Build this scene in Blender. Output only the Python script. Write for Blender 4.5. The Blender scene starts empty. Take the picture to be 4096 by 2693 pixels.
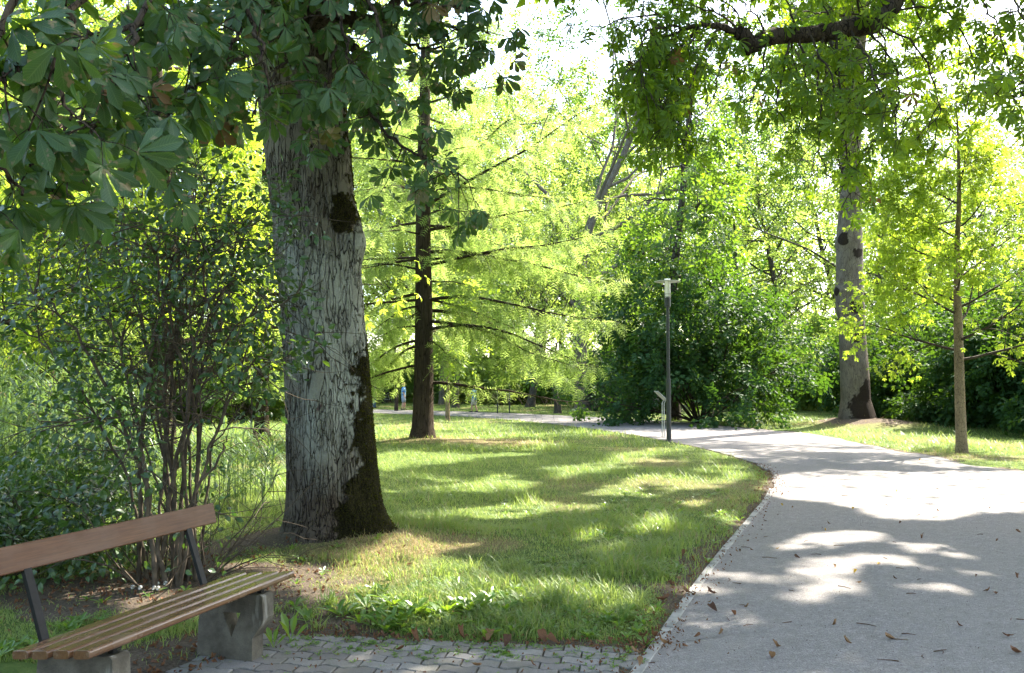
import bpy, math, random
import numpy as np
from mathutils import Vector

SC = bpy.context.scene
COL = SC.collection
rng = np.random.default_rng(11)
PI = math.pi

# ------------------------------------------------------------------ camera model
CAMH, F, HZ = 1.6, 850.0, 383.75
PITCH = math.atan((HZ - 336.5) / F)
cP, sP = math.cos(PITCH), math.sin(PITCH)

def ray(px, py):
    u = (336.5 - py) / F
    return np.array([(px - 512) / F, cP - u * sP, sP + u * cP])

def at(px, py, Y):
    """world point seen at pixel (px, py) of the 1024 picture, Y metres in front"""
    r = ray(px, py)
    s = Y / r[1]
    return np.array([r[0] * s, Y, CAMH + r[2] * s])

def gnd(px, py, z=0.0):
    r = ray(px, py)
    s = (z - CAMH) / r[2]
    return np.array([r[0] * s, r[1] * s, z])

def G(sx, sy):                     # the same from full-size photo pixels
    return gnd(sx / 4.0, sy / 4.0)[:2]

def proj(P):
    P = np.asarray(P, float)
    x, y, z = P[..., 0], P[..., 1], P[..., 2] - CAMH
    d = y * cP + z * sP
    u = -y * sP + z * cP
    d = np.where(np.abs(d) < 1e-3, 1e-3, d)
    return 512 + F * x / d, 336.5 - F * u / d, d

cam = bpy.data.cameras.new('camera')
cam.sensor_width = 36.0
cam.lens = 36.0 * F / 1024.0
cam.clip_start, cam.clip_end = 0.05, 3000
camo = bpy.data.objects.new('camera', cam)
COL.objects.link(camo)
camo.location = (0, 0, CAMH)
camo.rotation_euler = (PI / 2 + PITCH, 0, 0)
SC.camera = camo

# ------------------------------------------------------------------ light
SUN_EL = math.radians(50)
SAZ = np.array([0.74, 0.67]); SAZ /= np.linalg.norm(SAZ)
SDIR = np.array([SAZ[0] * math.cos(SUN_EL), SAZ[1] * math.cos(SUN_EL), math.sin(SUN_EL)])
sl = bpy.data.lights.new('sun', 'SUN')
sl.energy = 4.4
sl.angle = math.radians(0.55)
sl.color = (1.0, 0.93, 0.80)
so = bpy.data.objects.new('sun', sl)
COL.objects.link(so)
so.rotation_euler = Vector(SDIR).to_track_quat('Z', 'Y').to_euler()
so.location = (20, 30, 40)

w = bpy.data.worlds.new('World')
SC.world = w
w.use_nodes = True
nt = w.node_tree
bg = nt.nodes['Background']
sky = nt.nodes.new('ShaderNodeTexSky')
sky.sky_type = 'NISHITA'
sky.sun_disc = False
sky.sun_elevation = SUN_EL
sky.sun_rotation = math.atan2(SAZ[0], SAZ[1])
sky.air_density = 1.0
sky.dust_density = 3.0
sky.ozone_density = 1.0
nt.links.new(sky.outputs[0], bg.inputs[0])
bg.inputs[1].default_value = 0.15
SC.view_settings.view_transform = 'Standard'
SC.view_settings.look = 'None'
SC.view_settings.gamma = 1
SC.view_settings.exposure = 2.65
SC.cycles.max_bounces = 7
SC.cycles.diffuse_bounces = 4
SC.cycles.glossy_bounces = 2
SC.cycles.transmission_bounces = 5
SC.cycles.transparent_max_bounces = 4
SC.cycles.sample_clamp_indirect = 6.0

# ------------------------------------------------------------------ helpers: objects
def newobj(name, me, parent=None):
    o = bpy.data.objects.new(name, me)
    COL.objects.link(o)
    if parent is not None:
        o.parent = parent
    return o

def thing(name, label, cat, loc=(0, 0, 0), group=None):
    o = bpy.data.objects.new(name, None)
    COL.objects.link(o)
    o.empty_display_size = 0.2
    o.location = tuple(float(v) for v in loc)
    o['label'] = label
    o['category'] = cat
    if group:
        o['group'] = group
    return o

def tag(o, label=None, cat=None, group=None, kind=None):
    if label: o['label'] = label
    if cat: o['category'] = cat
    if group: o['group'] = group
    if kind: o['kind'] = kind
    return o

def copy_tree(o, parent=None):
    c = o.copy()
    COL.objects.link(c)
    c.parent = parent
    for ch in list(o.children):
        copy_tree(ch, c)
    return c

class Geo:
    """collects triangles; build() links them as one mesh object"""
    def __init__(s):
        s.V, s.T, s.U, s.A, s.M, s.n = [], [], [], [], [], 0
    def add(s, V, T, U=None, A=0.5, mi=0):
        V = np.asarray(V, float).reshape(-1, 3)
        T = np.asarray(T, int).reshape(-1, 3)
        k = len(V)
        s.V.append(V); s.T.append(T + s.n)
        s.U.append(np.zeros((k, 2)) if U is None else np.asarray(U, float))
        s.A.append(np.full(k, A, float) if np.isscalar(A) else np.asarray(A, float))
        s.M.append(np.full(len(T), mi, np.int32))
        s.n += k
    def build(s, name, mats, parent=None, smooth=False, origin=None):
        if not s.V:
            s.add(np.zeros((3, 3)), [[0, 1, 2]])
        V = np.concatenate(s.V); T = np.concatenate(s.T); U = np.concatenate(s.U)
        A = np.concatenate(s.A); M = np.concatenate(s.M)
        if origin is None:
            origin = np.zeros(3)
            p = parent
            while p is not None:
                origin = origin + np.array(p.location[:])
                p = p.parent
        V = V - np.asarray(origin, float)
        me = bpy.data.meshes.new(name)
        m = len(T)
        me.vertices.add(len(V)); me.vertices.foreach_set('co', V.astype(np.float32).ravel())
        me.loops.add(3 * m); me.loops.foreach_set('vertex_index', T.astype(np.int32).ravel())
        me.polygons.add(m); me.polygons.foreach_set('loop_start', np.arange(0, 3 * m, 3, dtype=np.int32))
        if isinstance(mats, (list, tuple)):
            for x in mats: me.materials.append(x)
            me.polygons.foreach_set('material_index', M)
        else:
            me.materials.append(mats)
        me.polygons.foreach_set('use_smooth', np.full(m, smooth, bool))
        me.update(calc_edges=True)
        uv = me.uv_layers.new(name='UVMap')
        uv.data.foreach_set('uv', U[T.ravel()].astype(np.float32).ravel())
        at_ = me.attributes.new('tint', 'FLOAT', 'POINT')
        at_.data.foreach_set('value', A.astype(np.float32))
        o = newobj(name, me, parent)
        if parent is None:
            o.location = tuple(origin)
        return o

def unit(v):
    v = np.asarray(v, float)
    return v / (np.linalg.norm(v, axis=-1, keepdims=True) + 1e-9)

def tube(g, pts, rad, sides=6, A=0.5, mi=0, cap=False, closed=False):
    pts = np.asarray(pts, float)
    n = len(pts)
    rad = np.broadcast_to(np.asarray(rad, float), (n,))
    tan = np.empty_like(pts)
    tan[1:-1] = pts[2:] - pts[:-2]; tan[0] = pts[1] - pts[0]; tan[-1] = pts[-1] - pts[-2]
    if closed:
        tan[0] = tan[-1] = pts[1] - pts[-2]
    tan = unit(tan)
    ref = np.array([0, 0, 1.0]) if abs(tan[0][2]) < 0.9 else np.array([1.0, 0, 0])
    X = unit(np.cross(ref, tan[0]))
    ang = np.arange(sides) * 2 * PI / sides
    ca, sa = np.cos(ang), np.sin(ang)
    R = np.empty((n, sides, 3))
    for i in range(n):
        X = X - tan[i] * X.dot(tan[i]); X = X / (np.linalg.norm(X) + 1e-9)
        Y = np.cross(tan[i], X)
        R[i] = pts[i] + rad[i] * (ca[:, None] * X + sa[:, None] * Y)
    idx = np.arange(n * sides).reshape(n, sides)
    a = idx[:-1]; b = idx[1:]
    a2 = np.roll(a, -1, 1); b2 = np.roll(b, -1, 1)
    T = np.concatenate([np.stack([a, a2, b2], -1).reshape(-1, 3), np.stack([a, b2, b], -1).reshape(-1, 3)])
    V = R.reshape(-1, 3)
    if cap:
        V = np.concatenate([V, pts[:1], pts[-1:]])
        k = n * sides
        T = np.concatenate([T, [[k, idx[0][(j + 1) % sides], idx[0][j]] for j in range(sides)],
                            [[k + 1, idx[-1][j], idx[-1][(j + 1) % sides]] for j in range(sides)]])
    g.add(V, T, None, A, mi)

def box(g, c, size, R=None, A=0.5, mi=0, bev=0.0):
    c = np.asarray(c, float); h = np.asarray(size, float) / 2
    b = min(bev, h.min() * 0.9)
    V = []
    if b <= 0:
        V = np.array([[x, y, z] for x in (-1, 1) for y in (-1, 1) for z in (-1, 1)]) * h
    else:
        V = np.array([[sx * (h[0] - (0 if ax == 0 else b)), sy * (h[1] - (0 if ax == 1 else b)), sz * (h[2] - (0 if ax == 2 else b))]
                      for sx in (-1, 1) for sy in (-1, 1) for sz in (-1, 1) for ax in range(3)])
    hull(g, V if R is None else V @ np.asarray(R).T, c, A, mi)

def hull(g, V, c=(0, 0, 0), A=0.5, mi=0):
    import bmesh
    bm = bmesh.new()
    for v in V: bm.verts.new(v)
    r = bmesh.ops.convex_hull(bm, input=bm.verts)
    bmesh.ops.triangulate(bm, faces=bm.faces)
    bm.verts.index_update()
    P = np.array([v.co[:] for v in bm.verts]) + np.asarray(c, float)
    T = np.array([[v.index for v in f.verts] for f in bm.faces])
    bm.free()
    g.add(P, T, None, A, mi)

def catmull(P, n):
    P = np.asarray(P, float)
    Q = np.concatenate([[2 * P[0] - P[1]], P, [2 * P[-1] - P[-2]]])
    out = []
    m = len(P) - 1
    for t in np.linspace(0, m - 1e-6, n):
        i = int(t); f = t - i
        a, b, c, d = Q[i], Q[i + 1], Q[i + 2], Q[i + 3]
        out.append(0.5 * (2 * b + (c - a) * f + (2 * a - 5 * b + 4 * c - d) * f * f + (3 * b - a - 3 * c + d) * f ** 3))
    return np.array(out)

def inpoly(x, y, poly):
    poly = np.asarray(poly, float)
    x = np.asarray(x, float); y = np.asarray(y, float)
    r = np.zeros(x.shape, bool)
    j = len(poly) - 1
    for i in range(len(poly)):
        xi, yi = poly[i]; xj, yj = poly[j]
        c = ((yi > y) != (yj > y)) & (x < (xj - xi) * (y - yi) / (yj - yi + 1e-12) + xi)
        r ^= c
        j = i
    return r

def distseg(x, y, line):
    line = np.asarray(line, float)
    d = np.full(np.shape(x), 1e9)
    for a, b in zip(line[:-1], line[1:]):
        ab = b - a
        t = np.clip(((x - a[0]) * ab[0] + (y - a[1]) * ab[1]) / (ab @ ab + 1e-12), 0, 1)
        d = np.minimum(d, np.hypot(x - a[0] - t * ab[0], y - a[1] - t * ab[1]))
    return d

_tab = np.random.default_rng(3).random((64, 64, 64))
def vnoise(P, scale=1.0, octv=1):
    P = np.asarray(P, float) * scale
    if P.shape[-1] == 2:
        P = np.concatenate([P, np.zeros(P.shape[:-1] + (1,))], -1)
    out = np.zeros(P.shape[:-1]); amp = 1.0; tot = 0
    for o in range(octv):
        q = P * 2 ** o + 17.3 * o
        i = np.floor(q).astype(int); f = q - i
        f = f * f * (3 - 2 * f)
        r = 0
        for dx in (0, 1):
            for dy in (0, 1):
                for dz in (0, 1):
                    wgt = (f[..., 0] if dx else 1 - f[..., 0]) * (f[..., 1] if dy else 1 - f[..., 1]) * (f[..., 2] if dz else 1 - f[..., 2])
                    r = r + wgt * _tab[(i[..., 0] + dx) % 64, (i[..., 1] + dy) % 64, (i[..., 2] + dz) % 64]
        out += r * amp; tot += amp; amp *= 0.5
    return out / tot

def sm(x, a, b):
    t = np.clip((np.asarray(x, float) - a) / (b - a), 0, 1)
    return t * t * (3 - 2 * t)

# ------------------------------------------------------------------ helpers: materials
class NM:
    def __init__(s, name):
        s.m = bpy.data.materials.new(name)
        s.m.use_nodes = True
        s.t = s.m.node_tree
        s.N = s.t.nodes; s.L = s.t.links
        s.b = s.N['Principled BSDF']; s.o = s.N['Material Output']
    def n(s, kind, **k):
        x = s.N.new(kind)
        for a, v in k.items():
            if a.startswith('i_'):
                key = a[2:]
                x.inputs[int(key) if key.isdigit() else key].default_value = v
            else:
                setattr(x, a, v)
        return x
    def l(s, a, b): s.L.new(a, b)
    def attr(s, nm='tint'):
        return s.n('ShaderNodeAttribute', attribute_name=nm).outputs['Fac']
    def coord(s, which='Object', scale=(1, 1, 1)):
        tc = s.n('ShaderNodeTexCoord'); mp = s.n('ShaderNodeMapping')
        mp.inputs['Scale'].default_value = scale
        s.l(tc.outputs[which], mp.inputs[0])
        return mp.outputs[0]
    def noise(s, vec, scale, detail=4, rough=0.55):
        x = s.n('ShaderNodeTexNoise'); x.inputs['Scale'].default_value = scale
        x.inputs['Detail'].default_value = detail; x.inputs['Roughness'].default_value = rough
        if vec is not None: s.l(vec, x.inputs['Vector'])
        return x.outputs['Fac']
    def ramp(s, fac, stops, interp='LINEAR'):
        r = s.n('ShaderNodeValToRGB'); r.color_ramp.interpolation = interp
        e = r.color_ramp.elements
        while len(e) < len(stops): e.new(0.5)
        for x, (p, c) in zip(e, stops):
            x.position = p
            x.color = (c, c, c, 1) if np.isscalar(c) else (*c, 1)
        s.l(fac, r.inputs[0])
        return r.outputs[0]
    def mix(s, fac, a, b, mode='MIX'):
        x = s.n('ShaderNodeMix', data_type='RGBA', blend_type=mode)
        for v, i in ((fac, 0), (a, 6), (b, 7)):
            if hasattr(v, 'is_output'): s.l(v, x.inputs[i])
            elif i == 0: x.inputs[0].default_value = v
            else: x.inputs[i].default_value = (*v, 1)
        return x.outputs[2]
    def math(s, op, a, b=0.0, clamp=False):
        x = s.n('ShaderNodeMath', operation=op, use_clamp=clamp)
        for v, i in ((a, 0), (b, 1)):
            if hasattr(v, 'is_output'): s.l(v, x.inputs[i])
            else: x.inputs[i].default_value = v
        return x.outputs[0]
    def bump(s, h, strength=0.5, dist=0.02):
        x = s.n('ShaderNodeBump'); x.inputs['Strength'].default_value = strength; x.inputs['Distance'].default_value = dist
        s.l(h, x.inputs['Height']); s.l(x.outputs[0], s.b.inputs['Normal'])
        return x
    def col(s, c):
        if hasattr(c, 'is_output'): s.l(c, s.b.inputs['Base Color'])
        else: s.b.inputs['Base Color'].default_value = (*c, 1)
    def set(s, **k):
        for a, v in k.items():
            s.b.inputs[{'rough': 'Roughness', 'metal': 'Metallic', 'spec': 'Specular IOR Level', 'coat': 'Coat Weight'}[a]].default_value = v

def leaf_mat(name, c0, c1, t0, t1, trans=0.45, rough=0.45, spec=0.4, dry=None, veins=False):
    m = NM(name)
    a = m.attr()
    oi = m.n('ShaderNodeObjectInfo').outputs['Random']
    f = m.math('ADD', m.math('MULTIPLY', a, 0.85), m.math('MULTIPLY', oi, 0.15))
    c = m.mix(f, c0, c1); t = m.mix(f, t0, t1)
    if dry:
        k = m.ramp(a, [(0.972, 0.0), (0.985, 1.0)])
        c = m.mix(k, c, dry); t = m.mix(k, t, dry)
    if veins:
        uv = m.n('ShaderNodeUVMap').outputs[0]
        sp = m.n('ShaderNodeSeparateXYZ'); m.l(uv, sp.inputs[0])
        u = m.math('ABSOLUTE', sp.outputs[0]); v = sp.outputs[1]
        mid = m.ramp(u, [(0.0, 1.0), (0.09, 0.0)])
        s = m.math('SINE', m.math('MULTIPLY', m.math('SUBTRACT', v, m.math('MULTIPLY', u, 0.16)), 95.0))
        ve = m.ramp(s, [(0.55, 0.0), (1.0, 0.6)])
        vv = m.math('MAXIMUM', mid, ve)
        vc = m.mix(0.5, c, (0.22, 0.3, 0.10))
        c = m.mix(m.math('MULTIPLY', vv, 0.8), c, vc)
        t = m.mix(m.math('MULTIPLY', ve, 0.35), t, (0.12, 0.2, 0.02))
        no = m.noise(m.coord('Object'), 13.0, 3, 0.6)
        bl = m.math('MULTIPLY', m.ramp(no, [(0.60, 0.0), (0.64, 1.0)]), m.ramp(u, [(0.0, 0.4), (0.5, 1.0)]))
        c = m.mix(bl, c, (0.23, 0.19, 0.10)); t = m.mix(bl, t, (0.22, 0.15, 0.05))
        bmp = m.bump(m.math('ADD', m.math('MULTIPLY', vv, -0.5), m.math('MULTIPLY', s, 0.25)), 0.35, 0.004)
    m.col(c)
    m.set(rough=rough, spec=spec)
    tr = m.n('ShaderNodeBsdfTranslucent'); m.l(t, tr.inputs[0])
    mx = m.n('ShaderNodeMixShader'); mx.inputs[0].default_value = trans
    m.l(m.b.outputs[0], mx.inputs[1]); m.l(tr.outputs[0], mx.inputs[2]); m.l(mx.outputs[0], m.o.inputs[0])
    return m.m

def bark_mat(name, plate, plate2, crack, scale=(9, 9, 1.8), moss=None, disp=0.0, blotch=None, bump=0.6, lowdark=None, ridged=None, leftdark=None):
    m = NM(name)
    v = m.coord('Object', scale)
    nz = m.n('ShaderNodeTexNoise'); nz.inputs['Scale'].default_value = 1.3; nz.inputs['Detail'].default_value = 3
    m.l(v, nz.inputs['Vector'])
    vm = m.n('ShaderNodeVectorMath', operation='MULTIPLY_ADD')
    vm.inputs[1].default_value = (0.55, 0.55, 0.55); m.l(nz.outputs['Color'], vm.inputs[0]); m.l(v, vm.inputs[2])
    vo = m.n('ShaderNodeTexVoronoi', feature='DISTANCE_TO_EDGE'); vo.inputs['Scale'].default_value = 1.0
    m.l(vm.outputs[0], vo.inputs['Vector'])
    vo2 = m.n('ShaderNodeTexVoronoi', feature='DISTANCE_TO_EDGE'); vo2.inputs['Scale'].default_value = 2.3
    m.l(vm.outputs[0], vo2.inputs['Vector'])
    e1 = m.ramp(vo.outputs['Distance'], [(0.0, 0.0), (0.055, 1.0)])
    e2 = m.ramp(vo2.outputs['Distance'], [(0.0, 0.35), (0.05, 1.0)])
    area = m.noise(m.coord('Object'), 1.7, 3)
    e2 = m.mix(m.ramp(area, [(0.42, 0.0), (0.58, 1.0)]), (1, 1, 1), e2)
    e = m.math('MULTIPLY', e1, e2)
    if ridged:
        rn = m.noise(m.coord('Object', ridged), 1.0, 2, 0.5)
        rg_ = m.ramp(m.math('ABSOLUTE', m.math('SUBTRACT', rn, 0.5)), [(0.0, 0.0), (0.02, 1.0)])
        rn2 = m.noise(m.coord('Object', tuple(x * 1.45 for x in ridged)), 1.0, 2, 0.5)
        rg2 = m.ramp(m.math('ABSOLUTE', m.math('SUBTRACT', rn2, 0.47)), [(0.0, 0.1), (0.016, 1.0)])
        soft = m.mix(m.ramp(m.noise(m.coord('Object'), 3.1, 3), [(0.42, 0.0), (0.62, 0.9)]), (1, 1, 1), e)
        e = m.math('MULTIPLY', m.math('MULTIPLY', rg_, rg2), soft)
    fine = m.noise(m.coord('Object'), 55.0, 4, 0.65)
    c = m.mix(m.ramp(m.noise(m.coord('Object', (3, 3, 1.2)), 2.0, 4), [(0.35, 0.0), (0.65, 1.0)]), plate, plate2)
    c = m.mix(m.ramp(fine, [(0.3, 0.5), (0.7, 0.0)]), c, tuple(x * 0.5 for x in plate2))
    if blotch:
        bn = m.noise(m.coord('Object', (7, 7, 3.0)), 1.0, 3, 0.5)
        c = m.mix(m.ramp(bn, [(0.66, 0.0), (0.70, 1.0)]), c, blotch)
    c = m.mix(e, crack, c)
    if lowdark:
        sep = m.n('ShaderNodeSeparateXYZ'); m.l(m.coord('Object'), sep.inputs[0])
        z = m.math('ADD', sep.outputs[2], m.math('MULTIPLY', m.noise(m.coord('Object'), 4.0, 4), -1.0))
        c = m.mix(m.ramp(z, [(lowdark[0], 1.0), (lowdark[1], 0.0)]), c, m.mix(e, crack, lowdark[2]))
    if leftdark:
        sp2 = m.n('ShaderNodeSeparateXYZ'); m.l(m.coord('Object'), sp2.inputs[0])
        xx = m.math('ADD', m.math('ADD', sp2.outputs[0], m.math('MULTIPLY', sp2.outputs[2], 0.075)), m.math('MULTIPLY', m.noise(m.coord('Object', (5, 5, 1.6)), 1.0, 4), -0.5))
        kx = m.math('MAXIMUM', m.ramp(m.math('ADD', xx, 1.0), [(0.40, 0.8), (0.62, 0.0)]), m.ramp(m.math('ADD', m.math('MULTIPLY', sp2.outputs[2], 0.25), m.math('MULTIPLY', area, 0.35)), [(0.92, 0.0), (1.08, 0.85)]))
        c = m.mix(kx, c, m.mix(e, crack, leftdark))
    h = m.math('ADD', m.math('MULTIPLY', e, 0.8), m.math('MULTIPLY', fine, 0.18 if ridged else 0.35))
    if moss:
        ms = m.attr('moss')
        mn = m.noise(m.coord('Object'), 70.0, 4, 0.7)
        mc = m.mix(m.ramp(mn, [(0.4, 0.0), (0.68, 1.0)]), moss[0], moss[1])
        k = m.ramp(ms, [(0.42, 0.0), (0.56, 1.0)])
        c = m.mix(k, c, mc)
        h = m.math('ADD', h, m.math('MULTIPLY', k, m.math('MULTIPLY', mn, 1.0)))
    m.col(c)
    m.set(rough=0.95, spec=0.12)
    m.bump(h, bump, 0.03)
    if disp:
        d = m.n('ShaderNodeDisplacement'); d.inputs['Scale'].default_value = disp; d.inputs['Midlevel'].default_value = 0.8
        m.l(h, d.inputs['Height']); m.l(d.outputs[0], m.o.inputs['Displacement'])
        m.m.displacement_method = 'BOTH'
    return m.m

def plain(name, c, rough=0.6, metal=0.0, var=0.25, scale=20.0, bump=0.15, spec=0.4):
    m = NM(name)
    n = m.noise(m.coord('Object'), scale, 4)
    m.col(m.mix(m.ramp(n, [(0.3, 0.0), (0.7, 1.0)]), tuple(x * (1 - var) for x in c), tuple(min(1, x * (1 + var)) for x in c)))
    m.set(rough=rough, metal=metal, spec=spec)
    if bump: m.bump(n, bump, 0.01)
    return m.m

LM = {}
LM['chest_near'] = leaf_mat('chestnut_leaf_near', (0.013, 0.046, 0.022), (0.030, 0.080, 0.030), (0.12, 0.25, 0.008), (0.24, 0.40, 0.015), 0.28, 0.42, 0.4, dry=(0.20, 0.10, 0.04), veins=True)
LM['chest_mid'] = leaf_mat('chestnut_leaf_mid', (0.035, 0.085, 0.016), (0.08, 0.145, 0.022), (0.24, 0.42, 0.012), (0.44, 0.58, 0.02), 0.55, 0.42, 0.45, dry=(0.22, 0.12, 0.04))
LM['yellow'] = leaf_mat('young_leaf', (0.08, 0.14, 0.015), (0.13, 0.18, 0.02), (0.36, 0.54, 0.03), (0.54, 0.64, 0.06), 0.56, 0.45, 0.35)
LM['shrub'] = leaf_mat('shrub_leaf', (0.016, 0.044, 0.014), (0.05, 0.095, 0.030), (0.08, 0.19, 0.015), (0.20, 0.33, 0.025), 0.24, 0.36, 0.5, dry=(0.16, 0.15, 0.04))
LM['dark'] = leaf_mat('dark_leaf', (0.016, 0.048, 0.018), (0.042, 0.092, 0.028), (0.08, 0.20, 0.015), (0.19, 0.34, 0.02), 0.24, 0.6, 0.15)
LM['wood'] = leaf_mat('wood_leaf', (0.06, 0.115, 0.03), (0.10, 0.155, 0.035), (0.32, 0.48, 0.07), (0.46, 0.58, 0.10), 0.52, 0.5, 0.35)
LM['larch'] = leaf_mat('larch_needle', (0.11, 0.18, 0.045), (0.165, 0.235, 0.065), (0.38, 0.54, 0.11), (0.53, 0.64, 0.17), 0.54, 0.55, 0.3)
LM['maple'] = leaf_mat('maple_leaf', (0.028, 0.075, 0.022), (0.06, 0.12, 0.03), (0.16, 0.32, 0.02), (0.32, 0.47, 0.03), 0.42, 0.45, 0.4)
LM['spruce'] = leaf_mat('spruce_needle', (0.016, 0.045, 0.022), (0.03, 0.07, 0.03), (0.05, 0.10, 0.03), (0.08, 0.16, 0.03), 0.2, 0.5, 0.35)
LM['reed'] = leaf_mat('reed_blade', (0.05, 0.10, 0.04), (0.10, 0.16, 0.06), (0.18, 0.30, 0.04), (0.30, 0.42, 0.06), 0.35, 0.4, 0.45, dry=(0.30, 0.24, 0.12))
LM['grass'] = leaf_mat('grass_blade', (0.065, 0.125, 0.024), (0.155, 0.20, 0.062), (0.27, 0.42, 0.05), (0.46, 0.53, 0.13), 0.42, 0.45, 0.35, dry=(0.34, 0.27, 0.12))
LM['weed'] = leaf_mat('weed_leaf', (0.05, 0.12, 0.02), (0.10, 0.17, 0.035), (0.22, 0.40, 0.02), (0.36, 0.50, 0.03), 0.38, 0.35, 0.5, dry=(0.30, 0.26, 0.06))
BK = {}
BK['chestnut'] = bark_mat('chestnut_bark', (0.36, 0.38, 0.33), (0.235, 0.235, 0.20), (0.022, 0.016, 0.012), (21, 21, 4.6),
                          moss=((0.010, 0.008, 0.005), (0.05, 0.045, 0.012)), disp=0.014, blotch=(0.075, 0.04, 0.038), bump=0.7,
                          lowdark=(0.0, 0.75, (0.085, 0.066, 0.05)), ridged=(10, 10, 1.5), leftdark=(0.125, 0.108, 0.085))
BK['limb'] = bark_mat('limb_bark', (0.10, 0.075, 0.055), (0.055, 0.042, 0.034), (0.012, 0.009, 0.007), (16, 16, 5), bump=0.8)
BK['grey'] = bark_mat('grey_bark', (0.235, 0.205, 0.16), (0.15, 0.125, 0.10), (0.06, 0.048, 0.038), (18, 18, 3.0),
                      moss=((0.018, 0.013, 0.010), (0.045, 0.034, 0.024)), bump=0.5)
BK['larch'] = bark_mat('larch_bark', (0.085, 0.062, 0.044), (0.052, 0.038, 0.028), (0.016, 0.011, 0.008), (16, 16, 1.2), bump=0.8)
BK['young'] = bark_mat('young_bark', (0.34, 0.255, 0.155), (0.23, 0.17, 0.105), (0.06, 0.045, 0.03), (16, 16, 8), bump=0.3)
BK['far'] = bark_mat('far_bark', (0.11, 0.095, 0.075), (0.07, 0.06, 0.048), (0.02, 0.016, 0.012), (7, 7, 1.5), bump=0.5)
BK['twig'] = plain('twig_bark', (0.05, 0.038, 0.028), 0.85, var=0.4, scale=30, bump=0.3, spec=0.2)
BK['stem'] = plain('stem_bark', (0.075, 0.058, 0.042), 0.85, var=0.5, scale=14, bump=0.4, spec=0.2)

# ------------------------------------------------------------------ leaf templates (V, T, UV); leaf along +Y, normal +Z
def rhomb(wd=0.3, fold=0.07, droop=0.06):
    return (np.array([[0, 0, 0], [-wd, 0.48, fold], [wd, 0.48, fold], [0, 1, -droop]]), np.array([[0, 3, 1], [0, 2, 3]]),
            np.array([[0, 0], [-1, .5], [1, .5], [0, 1]]))

def oval(wd=0.3, fold=0.06, droop=0.12):
    V = np.array([[0, 0, 0], [0, .5, 0.02], [0, 1, -droop], [-wd * .8, .28, fold], [-wd * .85, .62, fold * .7], [wd * .8, .28, fold], [wd * .85, .62, fold * .7]])
    T = np.array([[0, 1, 3], [3, 1, 4], [1, 2, 4], [0, 5, 1], [5, 6, 1], [1, 6, 2]])
    U = np.array([[0, 0], [0, .5], [0, 1], [-1, .28], [-1, .62], [1, .28], [1, .62]])
    return V, T, U

def leaflet(ts, ws, fold=0.28, droop=0.22, zig=0.0):
    n = len(ts)
    V, U = [], []
    for i, (t, wd) in enumerate(zip(ts, ws)):
        z = -droop * t * t
        wz = wd + (zig if i % 2 else -zig * 0.6) if 0 < i < n - 1 else wd
        V += [[0, t, z], [-wz, t + (0.015 if i % 2 else 0), z + fold * wz], [wz, t + (0.015 if i % 2 else 0), z + fold * wz]]
        U += [[0, t], [-1, t], [1, t]]
    T = []
    for i in range(n - 1):
        a, b = 3 * i, 3 * i + 3
        T += [[a, b, b + 1], [a, b + 1, a + 1], [a, a + 2, b + 2], [a, b + 2, b]]
    return np.array(V, float), np.array(T), np.array(U, float)

def join(parts):
    V, T, U, n = [], [], [], 0
    for v, t, u in parts:
        V.append(v); T.append(t + n); U.append(u); n += len(v)
    return np.concatenate(V), np.concatenate(T), np.concatenate(U)

def xf(t, s=1.0, rz=0.0, rx=0.0, ry=0.0, off=(0, 0, 0)):
    V = t[0] * s
    cx, sx = math.cos(rx), math.sin(rx)
    V = V @ np.array([[1, 0, 0], [0, cx, -sx], [0, sx, cx]]).T
    cy, sy = math.cos(ry), math.sin(ry)
    V = V @ np.array([[cy, 0, sy], [0, 1, 0], [-sy, 0, cy]]).T
    c, s_ = math.cos(rz), math.sin(rz)
    V = V @ np.array([[c, -s_, 0], [s_, c, 0], [0, 0, 1]]).T
    return V + np.asarray(off, float), t[1], t[2]

def palm(lf, r, n=7, tilt=-0.25):
    angs = {7: (0, 0.66, -0.66, 1.3, -1.3, 2.0, -2.0), 5: (0, 0.75, -0.75, 1.5, -1.5)}[n]
    lens = {7: (1, .96, .96, .84, .84, .55, .55), 5: (1, .95, .95, .7, .7)}[n]
    return join([xf(lf, L * r.uniform(.92, 1.06), a + r.uniform(-.12, .12), tilt + r.uniform(-.35, .15), r.uniform(-.35, .35)) for a, L in zip(angs, lens)])

_t = (0, .12, .24, .36, .48, .58, .68, .76, .84, .92, 1.0)
_w = (.010, .028, .054, .092, .130, .162, .188, .186, .145, .062, 0)
LF_HI = leaflet(_t, _w, 0.30, 0.24, 0.008)
LF_MD = leaflet((0, .4, .7, .88, 1), (.010, .085, .15, .11, 0), 0.3, 0.26)
LF_LO = leaflet((0, .65, 1), (.01, .165, 0), 0.25, 0.2)
r0 = np.random.default_rng(5)
PALM_HI = [palm(LF_HI, r0) for _ in range(6)]
PALM_MD = [palm(LF_MD, r0) for _ in range(5)]
PALM_LO = [palm(LF_LO, r0, 5) for _ in range(5)]
RH = rhomb(); OV = oval(); OVN = oval(0.24, 0.06, 0.16)

def cluster(lf, n, size, spread, r, flat=0.5):
    ps = []
    for i in range(n):
        p = r.normal(0, spread, 3); p[2] *= flat
        ps.append(xf(lf, size * r.uniform(.7, 1.2), r.uniform(0, 2 * PI), r.uniform(-.9, .2), r.uniform(-.5, .5), p))
    return join(ps)

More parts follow.
